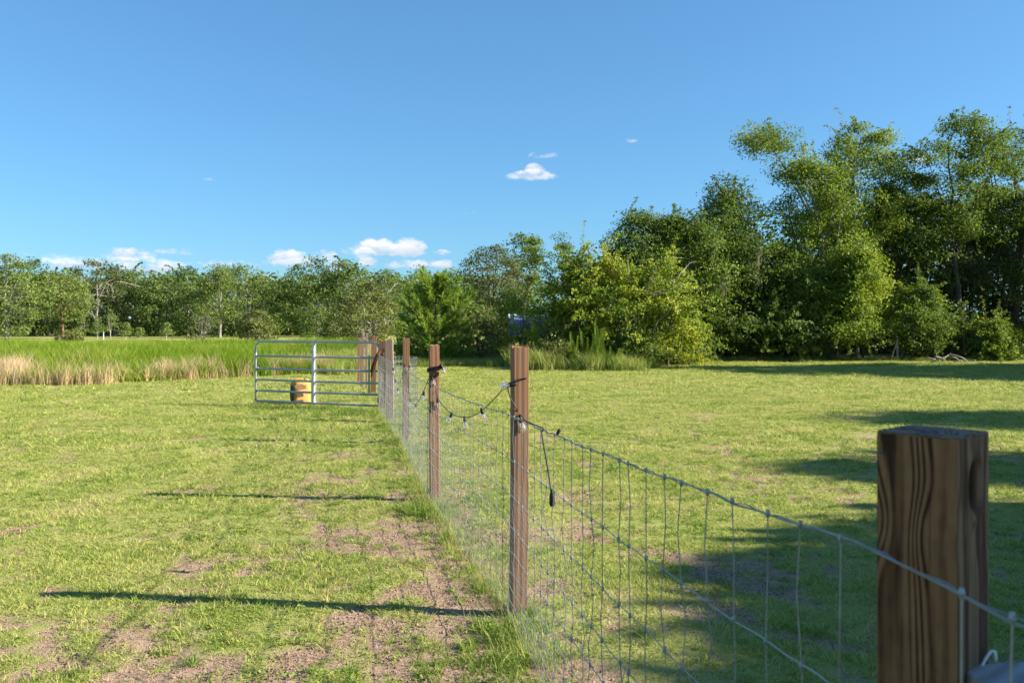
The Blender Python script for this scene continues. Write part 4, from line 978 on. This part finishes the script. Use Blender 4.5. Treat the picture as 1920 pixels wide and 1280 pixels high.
# horizontal wires
FR = [1.0, .79, .615, .465, .345, .245, .165, .095, .03]
S0, S1 = .2, CUM[-1]
for k_, fr in enumerate(FR):
    ss = np.arange(S0, S1, .12); ph = rf.random() * 6
    pts = [fence_pt(s, fr) + np.array([0, 0, .004 * math.sin(s * 9 + ph) + .003 * math.sin(s * 23 + ph)]) for s in ss]
    if k_ == 0:
        mb = MB(); mb.tube(frel(pts), .0024, 6); mb.build('line_wire', M_wire, fence)
        # second strand twisted with the top wire
        ss = np.arange(S0, S1, .05); pts = [fence_pt(s, 1.0) + np.array([.003 * math.cos(s * 40), 0, .004 * math.sin(s * 40)]) for s in ss]
        mb = MB(); mb.tube(frel(pts), .0014, 4); mb.build('twisted_wire', M_wire, fence)
    else:
        mb = MB(); mb.tube(frel(pts), .0019, 5); mb.build('line_wire', M_wire, fence)
# stay wires, bent a little differently in every bay
s = S0 + .1
while s < S1 - .05:
    if abs(fence_xy(s)[0][1] - 1.33) < .10: s += .06; continue
    lo = 0; sh = rf.normal(0, .012); pts = []; knots = []
    for k_, fr in enumerate(FR):
        w = rf.normal(0, .007); p_ = fence_pt(min(max(s + sh + w, 0), S1), fr); pts.append(p_); knots.append(p_)
        if k_ < 5:
            m_ = fence_pt(min(max(s + sh + w + rf.normal(0, .008), 0), S1), (fr + FR[k_ + 1]) / 2); m_[0] += rf.normal(0, .006); pts.append(m_)
    mb = MB(); mb.tube(frel(pts), .0018, 4)
    mb2 = mb
    for kn in knots[:5]: mb2.lathe([(.0035, -.008), (.0055, 0), (.0035, .008)], 6, Matrix.Translation(Vector(frel(kn))))
    mb2.build('stay_wire', M_wire, fence)
    s += .15 + rf.normal(0, .012)
# hexagonal netting on the lower part
cell = .040; rows = int(.80 / (cell * .866)); Vn, Fn, c = [], [], 0
sa = np.arange(S0, S1, cell)
def netp(s, z):
    q, i, t = fence_xy(s); return np.array([q[0] - .006 - .006 * math.sin(s * 5 + z * 7), q[1], z * (1 + .03 * math.sin(s * 2.1))])
grid = {}
def seg(p, q):
    global c
    d = q - p; L_ = np.linalg.norm(d); d = d / L_; u = np.cross(d, [.3, .9, .2]); u /= np.linalg.norm(u); b = np.cross(d, u)
    for e in (p, q):
        for a in (0, 2.094, 4.189): Vn.append(e + .00026 * (math.cos(a) * u + math.sin(a) * b))
    for a in range(3): Fn.append((c + a, c + (a + 1) % 3, c + 3 + (a + 1) % 3, c + 3 + a))
    c += 6
rh = cell * .866
for r_ in range(rows):
    z0 = .01 + r_ * rh; off = 0 if r_ % 2 == 0 else cell / 2
    for s in sa:
        s_ = s + off
        if s_ + cell > S1: continue
        A = netp(s_, z0); B = netp(s_, z0 + rh * .42); Cc = netp(s_ - cell / 2, z0 + rh); D = netp(s_ + cell / 2, z0 + rh)
        seg(A, B); seg(B, Cc); seg(B, D)
Vn = frel(np.array(Vn)); o = link('netting', mesh_np('netting', Vn, np.array(Fn)), M_net, fence); o['kind'] = 'stuff'

# ------------------------------------------------------------------ string lights along the fence
lights = thing('string_lights', 'black cord of clear bulbs looped from post to post along the fence', 'string lights', PB[1])
def post_front(q, py, dx=0.0, off=.012):
    b = PB[q]; w = POSTS[q - 1][3]; d = b[1] - w / 2 * 1.12 - off; px = CX + b[0] / b[1] * FPX
    return at(px + dx, py, d)
def smooth_path(P, n=8):
    P = [np.asarray(p, float) for p in P]; out = []
    for i in range(len(P) - 1):
        p0 = P[max(i - 1, 0)]; p1 = P[i]; p2 = P[i + 1]; p3 = P[min(i + 2, len(P) - 1)]
        for t in np.linspace(0, 1, n, endpoint=False):
            out.append(.5 * ((2 * p1) + (-p0 + p2) * t + (2 * p0 - 5 * p1 + 4 * p2 - p3) * t ** 2 + (-p0 + 3 * p1 - 3 * p2 + p3) * t ** 3))
    return np.array(out + [P[-1]])
path = [on_fence(736, 690, .02), on_fence(741, 712, .02), on_fence(750, 716, .02), post_front(3, 684), on_fence(765, 722), on_fence(769, 748), on_fence(780, 757), on_fence(795, 731), on_fence(803, 712), post_front(2, 705, -9),
        post_front(2, 690, 2), post_front(2, 684, 11), post_front(2, 700, 4), post_front(2, 712, -6), post_front(2, 735, 2), on_fence(824, 752), on_fence(845, 774), on_fence(858, 780), on_fence(872, 782), on_fence(887, 779), on_fence(905, 768),
        on_fence(930, 744), on_fence(944, 727), post_front(1, 720, -19), post_front(1, 712, 0), post_front(1, 709, 17), post_front(1, 714, 3), post_front(1, 722, -17), post_front(1, 745, -13), post_front(1, 765, -2), post_front(1, 778, 6), on_fence(985, 788, .015), on_fence(1000, 795, .01), on_fence(1018, 803, .01),
        on_fence(1016, 812, .012), on_fence(1022, 850, .012), on_fence(1029, 890, .012), on_fence(1034, 928, .012)]
mb = MB(); mb.tube(smooth_path(path) - PB[1], .0034, 6); mb.build('cord', P_black, lights, True)
mb = MB()
for k_ in range(3):                                       # dark cord wound round the knotty post
    b = PB[2]; z = H - (690 - HY) / FPX * b[1]; a = np.linspace(0, 2 * PI, 25)
    pts = [np.array([b[0], b[1], z]) + np.array([.071 * np.sign(math.cos(t)) * abs(math.cos(t)) ** .4, .066 * np.sign(math.sin(t)) * abs(math.sin(t)) ** .4, .022 * math.cos(t) + .013 * (k_ - 1)]) for t in a]
    mb.tube(np.array(pts) - PB[1], .006, 6, False)
mb.build('cord_wrap', P_black, lights, True)
mb = MB(); e = on_fence(1035, 930, .012) - PB[1]
mb.lathe([(.004, .03), (.006, .022), (.011, .012), (.0125, -.01), (.012, -.034), (.008, -.044)], 10, Matrix.Translation(Vector(e))); mb.build('end_plug', P_black, lights, True)
mb = MB(); e = on_fence(1045, 813, .0) - PB[1]
mb.lathe([(.004, -.006), (.007, .002), (.0075, .018), (.005, .024)], 10, Matrix.Translation(Vector(e)) @ Matrix.Rotation(R(28), 4, 'Y')); mb.build('clip', P_black, lights, True)
bulb_prof = [(.0095, -.004), (.0115, -.012), (.0165, -.026), (.020, -.038), (.0195, -.047), (.014, -.055), (.005, -.058)]
sock_prof = [(.005, .033), (.008, .028), (.0105, .02), (.0115, .0), (.0105, -.006)]
fil_prof = [(.002, -.012), (.0045, -.02), (.0065, -.034), (.003, -.044)]
def bulb_meshes():
    out = []
    for nm, pr in (('bulb', bulb_prof), ('socket', sock_prof), ('filament', fil_prof)):
        mb = MB(); mb.lathe(pr, 14); me = bpy.data.meshes.new(nm); me.from_pydata([tuple(v) for v in np.concatenate(mb.V)], [], mb.F)
        me.polygons.foreach_set('use_smooth', np.ones(len(me.polygons), dtype=bool)); me.update(); me.materials.append({'bulb': M_glass, 'socket': P_black, 'filament': P_filament}[nm]); out.append(me)
    return out
BM = bulb_meshes()
for q, (p_, tilt, ty) in enumerate(((on_fence(845, 774), 25, 10), (on_fence(872, 782), -8, 0), (on_fence(905, 766), -18, 0), (post_front(1, 781, 7), -14, 0), (post_front(1, 713, -12), 80, 0), (post_front(2, 748, 5), -8, 0), (post_front(2, 706, -5), -16, 0),
                                    (post_front(2, 683, 13), -25, 0), (on_fence(794, 735), 16, 0), (on_fence(780, 757), 20, 0), (on_fence(769, 748), -6, 0), (post_front(3, 682, 0), -20, 0), (post_front(3, 684, 9), -30, 0), (on_fence(741, 712, .02), 8, 0), (on_fence(746, 728, .02), -12, 0), (on_fence(738, 690, .02), -5, 0))):
    b = link('bulb', BM[0], None, lights); b.location = tuple(p_ - PB[1] - np.array([0, .0, .026])); b.rotation_euler = (R(ty), R(tilt), 0); b.scale = (1.05,) * 3
    s_ = link('socket', BM[1], None, b); f_ = link('filament', BM[2], None, b)

# ------------------------------------------------------------------ tube gate, swung open
GA = np.array([(715.0 - CX) / FPX * 16.35, 16.35, 0]); GB = np.array([(479.5 - CX) / FPX * 17.5, 17.5, 0])
gd = (GB - GA); GL = float(np.linalg.norm(gd)); ga_ = math.atan2(gd[1], gd[0])
gate = thing('tube_gate', 'galvanised six-rail tube farm gate standing open beside the yellow jug', 'gate', GA, ga_)
gz_ = [1.30, 1.005, .748, .52, .30, .09]
rr = .0215
mb = MB(); rc = .14; x0, x1 = .05, GL
arc = lambda cx, cz, a0, a1: [(cx + rc * math.cos(a), 0, cz + rc * math.sin(a)) for a in np.linspace(a0, a1, 8)]
frame = [(x1, 0, gz_[5])] + [(x1, 0, gz_[0] - rc)] + arc(x1 - rc, gz_[0] - rc, 0, PI / 2) + arc(x0 + rc, gz_[0] - rc, PI / 2, PI)[0:] + [(x0, 0, gz_[5])]
fr2 = []
for a, b in zip(frame[:-1], frame[1:]):
    fr2.append(a)
    if np.linalg.norm(np.subtract(a, b)) > .3:
        for t in np.linspace(.15, .85, 5): fr2.append(tuple(np.array(a) * (1 - t) + np.array(b) * t))
fr2.append(frame[-1]); mb.tube(fr2, .0235, 10); mb.build('frame', M_gate, gate, True)
for z in gz_[1:]:
    mb = MB(); mb.tube([(x0 + .012, 0, z), (GL / 2, 0, z - .004), (x1 - .012, 0, z)], rr, 10); mb.build('rail', M_gate, gate, True)
gx_ = GL * (1 - (594 - 479.5) / (715 - 479.5) * .985)
mb = MB(); mb.box((gx_, .03, (gz_[0] + gz_[5]) / 2), (.027, .005, (gz_[0] - gz_[5]) / 2 - .005)); mb.box((gx_ - .025, .012, (gz_[0] + gz_[5]) / 2), (.003, .02, (gz_[0] - gz_[5]) / 2 - .02)); mb.box((gx_ + .025, .012, (gz_[0] + gz_[5]) / 2), (.003, .02, (gz_[0] - gz_[5]) / 2 - .02))
mb.box((gx_, -.03, (gz_[0] + gz_[5]) / 2), (.029, .004, (gz_[0] - gz_[5]) / 2 - .012)); mb.build('brace', M_brace, gate)
for z in (1.08, .2):
    mb = MB(); mb.tube([(x0, 0, z - .05), (x0, 0, z + .05)], .033, 10); mb.tube([(x0, 0, z), (-.05, 0, z)], .012, 8); mb.build('hinge', M_rust, gate)
mb = MB(); mb.tube([(x1 + .02, 0, gz_[2] + .01), (x1 - .09, -.03, gz_[2] - .02)], .012, 6); mb.box((x1 - .02, -.03, gz_[2]), (.03, .01, .035)); mb.build('latch', M_gate, gate)

# yellow jug lying behind the gate
c = ground_at(564, 762); c[1] = 17.75; c[0] = (564 - CX) / FPX * c[1]
jug = thing('yellow_jug', 'dirty yellow plastic jug with dark marks standing behind the tube gate', 'jug', c, R(28))
def rounded_box_mesh(wx, wy, prof, pw=5.0, n=28):
    V = []; F = []
    for (s, z) in prof:
        for i_ in range(n):
            a = 2 * PI * i_ / n; ca, sa = math.cos(a), math.sin(a); k_ = (abs(ca) ** pw + abs(sa) ** pw) ** (-1 / pw); V.append((ca * k_ * wx * s, sa * k_ * wy * s, z))
    for j_ in range(len(prof) - 1):
        for i_ in range(n): F.append((j_ * n + i_, j_ * n + (i_ + 1) % n, (j_ + 1) * n + (i_ + 1) % n, (j_ + 1) * n + i_))
    F.append(tuple(range(n - 1, -1, -1))); F.append(tuple(range((len(prof) - 1) * n, len(prof) * n))); return V, F
mb = MB(); mb.add(*rounded_box_mesh(.185, .185, [(.90, -.01), (.98, .012), (1, .04), (.985, .13), (1.0, .15), (.985, .17), (1.0, .30), (1.0, .42), (.97, .455), (.90, .475), (.6, .482)])); body = mb.build('body', P_yellow, jug, True)
mb = MB(); mb.lathe([(.055, .475), (.058, .50), (.05, .515), (.02, .52)], 14, Matrix.Translation((.10, -.08, 0))); mb.build('cap', P_yellow, jug, True)
mb = MB(); mb.tube(smooth_path([(-.13, .0, .475), (-.12, 0, .515), (-.03, 0, .525), (.03, 0, .515), (.04, 0, .475)], 5), .014, 8); mb.build('handle', P_yellow, jug, True)
rj = np.random.default_rng(5)
def patch(face, u0, u1, z0, z1, seed, mat, nm):
    r = np.random.default_rng(seed); n = 14; cu, cz_ = (u0 + u1) / 2, (z0 + z1) / 2; V = []
    for i_ in range(n):
        a = 2 * PI * i_ / n; k_ = (abs(math.cos(a)) ** 4 + abs(math.sin(a)) ** 4) ** -.25 * (.72 + .4 * r.random()); u = cu + (u1 - u0) / 2 * k_ * math.cos(a); z = cz_ + (z1 - z0) / 2 * k_ * math.sin(a)
        V.append((-.187, u, z) if face == 'x' else (u, -.187, z))
    mb = MB(); mb.add(V, [tuple(range(n))] if face == 'y' else [tuple(range(n - 1, -1, -1))]); o = mb.build(nm, mat, jug); return o
patch('y', -.17, .06, .30, .42, 1, P_grime, 'grime_mark'); patch('y', -.15, .02, .15, .27, 2, P_mark, 'dark_mark'); patch('y', -.16, .03, .01, .10, 3, P_mark, 'dark_mark')
patch('x', -.15, .15, .03, .42, 4, P_mark, 'dark_mark')  # one dark patch over most of the left face

# leather strap hung over the hinge post, posts of the gateway beyond
st = thing('leather_strap', 'red-brown leather strap draped over the gate hinge post', 'strap', P5)
for k_, (dx, rad) in enumerate(((0, .021), (.028, .017), (-.02, .015))):
    P_ = smooth_path([at(722 + k_, 655, 16.28), at(715, 657 + 2 * k_, 16.27), at(708 + dx * 60, 664, 16.22), at(703 + dx * 90, 678, 16.2), at(699 + dx * 90, 694 - 3 * k_, 16.2), at(697 + dx * 60, 706 - 4 * k_, 16.2)], 6)
    mb = MB(); mb.tube(P_ - P5, rad, 6); mb.build('strap_loop', P_leather, st, True)
mb = MB(); mb.tube(smooth_path([at(712, 665, 16.22), at(711, 680, 16.2), at(714, 690, 16.22), at(718, 684, 16.24)], 6) - P5, .008, 6); mb.build('tie', P_black, st, True)
for (px, py, ty, w, mt, lb) in ((700, 737, 630, .13, W_post, 'brown gateway post beyond the open gate'), (678, 727, 623, .09, W_grey, 'grey weathered board post with a wire loop on top'), (687, 727, 624, .055, W_grey, 'narrow grey board strapped to the weathered post'), (672, 721, 635, .07, W_post2, 'short reddish post behind the grey boards')):
    b = ground_at(px, py); o = link('gateway_post', post_mesh(w / 2, top_h(ty, b[1]), int(px)), mt); o.location = tuple(b); o.rotation_euler = (0, R(.8), R(8)); tag(o, lb, 'post', 'posts at the gateway beyond the tube gate')
b = ground_at(692, 736); mb = MB(); mb.box((0, 0, .42), (.02, .003, .44)); mb.box((0, .014, .42), (.003, .014, .44)); mb.box((0, 0, .88), (.024, .01, .012)); o = mb.build('steel_post', P_green); o.location = tuple(b); tag(o, 'dark green steel stake beside the brown gateway post', 'post')
b = ground_at(676, 727); mb = MB(); z = top_h(623, b[1]); mb.tube([(x_, -.05, z - .1 + .17 * math.sqrt(max(0, 1 - (x_ / .09) ** 2))) for x_ in np.linspace(-.09, .09, 12)], .005, 5); o = mb.build('wire_loop', M_wire); o.location = tuple(b); tag(o, 'loop of wire hooked over the grey weathered board post', 'wire loop')

# roll of wire mesh standing behind the slim post
b = np.array([(757 - CX) / FPX * 18.2, 18.2, 0]); roll = thing('wire_roll', 'loose roll of welded wire mesh standing on the lawn behind the slim post', 'wire roll', b)
for k_ in range(8):
    z = .03 + k_ * .13; mb = MB(); a = np.linspace(0, 2 * PI * 1.8, 60); r_ = .26 + .012 * a / PI
    mb.tube(np.stack([r_ * np.cos(a), r_ * np.sin(a), z + .02 * np.sin(a)], 1), .0028, 4); mb.build('ring_wire', M_wire, roll)
for a in np.arange(0, 2 * PI * 1.8, .30):
    r_ = .26 + .012 * a / PI; mb = MB(); mb.tube([(r_ * math.cos(a), r_ * math.sin(a), .0), (r_ * math.cos(a), r_ * math.sin(a), .96)], .0026, 4); mb.build('cross_wire', M_wire, roll)

# ------------------------------------------------------------------ low fence at the foot of the tall wood
ff = thing('woodland_fence', 'low dark wire fence along the foot of the tall wood', 'fence', ((1500 - CX) / FPX * 38.7, 38.7, 0))
org = np.array([(1500 - CX) / FPX * 38.7, 38.7, 0])
for k_, px in enumerate((1250, 1285, 1355, 1425, 1475, 1552, 1618, 1683, 1750, 1808, 1880, 1950)):
    d = 38.7; x = (px - CX) / FPX * d; h = 1.12 + .25 * (k_ % 3 == 0)
    mb = MB(); mb.tube([(x - org[0], 0, -.1), (x - org[0] + .03 * (-1) ** k_, 0, h)], [.055, .045] if px not in (1285, 1552) else [.03, .025], 7); o = mb.build('fence_post', P_dark if px != 1683 else B_pale, ff)
    if px == 1683: o['label'] = 'pale split post with a leaning brace'
mb = MB(); x = (1683 - CX) / FPX * 38.7 - org[0]; mb.tube([(x, -.05, 1.0), (x - .45, -.25, -.05)], .03, 6); mb.build('brace', B_pale, ff)
for z in (.12, .32, .52, .74, 1.0):
    xs_ = np.linspace((1235 - CX) / FPX * 38.7, (2000 - CX) / FPX * 38.7, 60) - org[0]; mb = MB(); mb.tube(np.stack([xs_, 0 * xs_ - .06, z + .02 * np.sin(xs_ * 1.7)], 1), .006, 4); mb.build('line_wire', P_dark, ff)

# fallen branches on the lawn edge
bp = thing('brush_pile', 'small pile of fallen grey branches on the lawn edge', 'branches', ground_at(1775, 680))
rb = np.random.default_rng(9)
for (ax, az_, bx, bz) in ((-.75, .02, .15, .36), (-.1, .03, .25, .40), (.1, .38, 1.0, .05), (-.5, .28, .0, .02), (.0, .3, .6, .03), (-.9, .22, -.3, .02), (.3, .05, 1.2, .12)):
    y_ = rb.normal(0, .12); pts = smooth_path([(ax, y_, az_), ((ax + bx) / 2 + rb.normal(0, .05), y_ + rb.normal(0, .1), (az_ + bz) / 2 + .03), (bx, y_ + rb.normal(0, .15), bz)], 4)
    mb = MB(); mb.tube(pts, np.linspace(.032, .014, len(pts)), 6); mb.build('branch', P_dead, bp, True)

# ------------------------------------------------------------------ small far things beyond the marsh
b = ground_at(243, 632); b = np.array([(243 - CX) / FPX * 105, 105, 0]); lp_ = thing('yard_lamp', 'round white globe lamp on a thin green post before the far trees', 'lamp', b)
mb = MB(); mb.lathe([(.07, 0), (.045, .1), (.04, 2.2), (.06, 2.25), (.06, 2.3)], 10); mb.build('lamp_post', P_green, lp_)
mb = MB(); mb.lathe([(.05, 2.29), (.14, 2.34), (.19, 2.45), (.19, 2.53), (.13, 2.63), (.02, 2.67)], 14); mb.build('globe', P_white, lp_, True)
b = np.array([(113 - CX) / FPX * 80, 80, 0]); pl = thing('plank_steps', 'short flight of weathered grey plank steps at the far edge of the marsh grass', 'steps', b, R(12))
for k_ in range(5):
    mb = MB(); mb.box((.06 * k_, .0 + .20 * k_, .32 + .08 * k_), (.62, .08, .02)); mb.build('plank', W_grey, pl)
for sx in (-.55, .55):
    mb = MB(); mb.box((sx + .12, .4, .22), (.03, .5, .235), Matrix.Rotation(R(0), 3, 'X')); mb.build('side_board', W_grey, pl)
for q, (px, d, hgt, lb) in enumerate(((194, 92, 1.0, 'white stake marking the row of saplings'), (153, 99, 1.5, 'thin red-brown stake beside the pale tree'))):
    mb = MB(); mb.tube([(0, 0, -.1), (.01, 0, hgt)], [.045, .04], 7); mb.lathe([(.05, hgt - .02), (.05, hgt + .02), (.02, hgt + .04)], 7); o = mb.build('stake', P_white if q == 0 else B_red); o.location = ((px - CX) / FPX * d, d, 0); tag(o, lb, 'stake')

print('tris', sum(len(o.data.loop_triangles) or sum(len(p.vertices) - 2 for p in o.data.polygons) for o in S.objects if o.type == 'MESH' and len(o.data.polygons) < 1000))
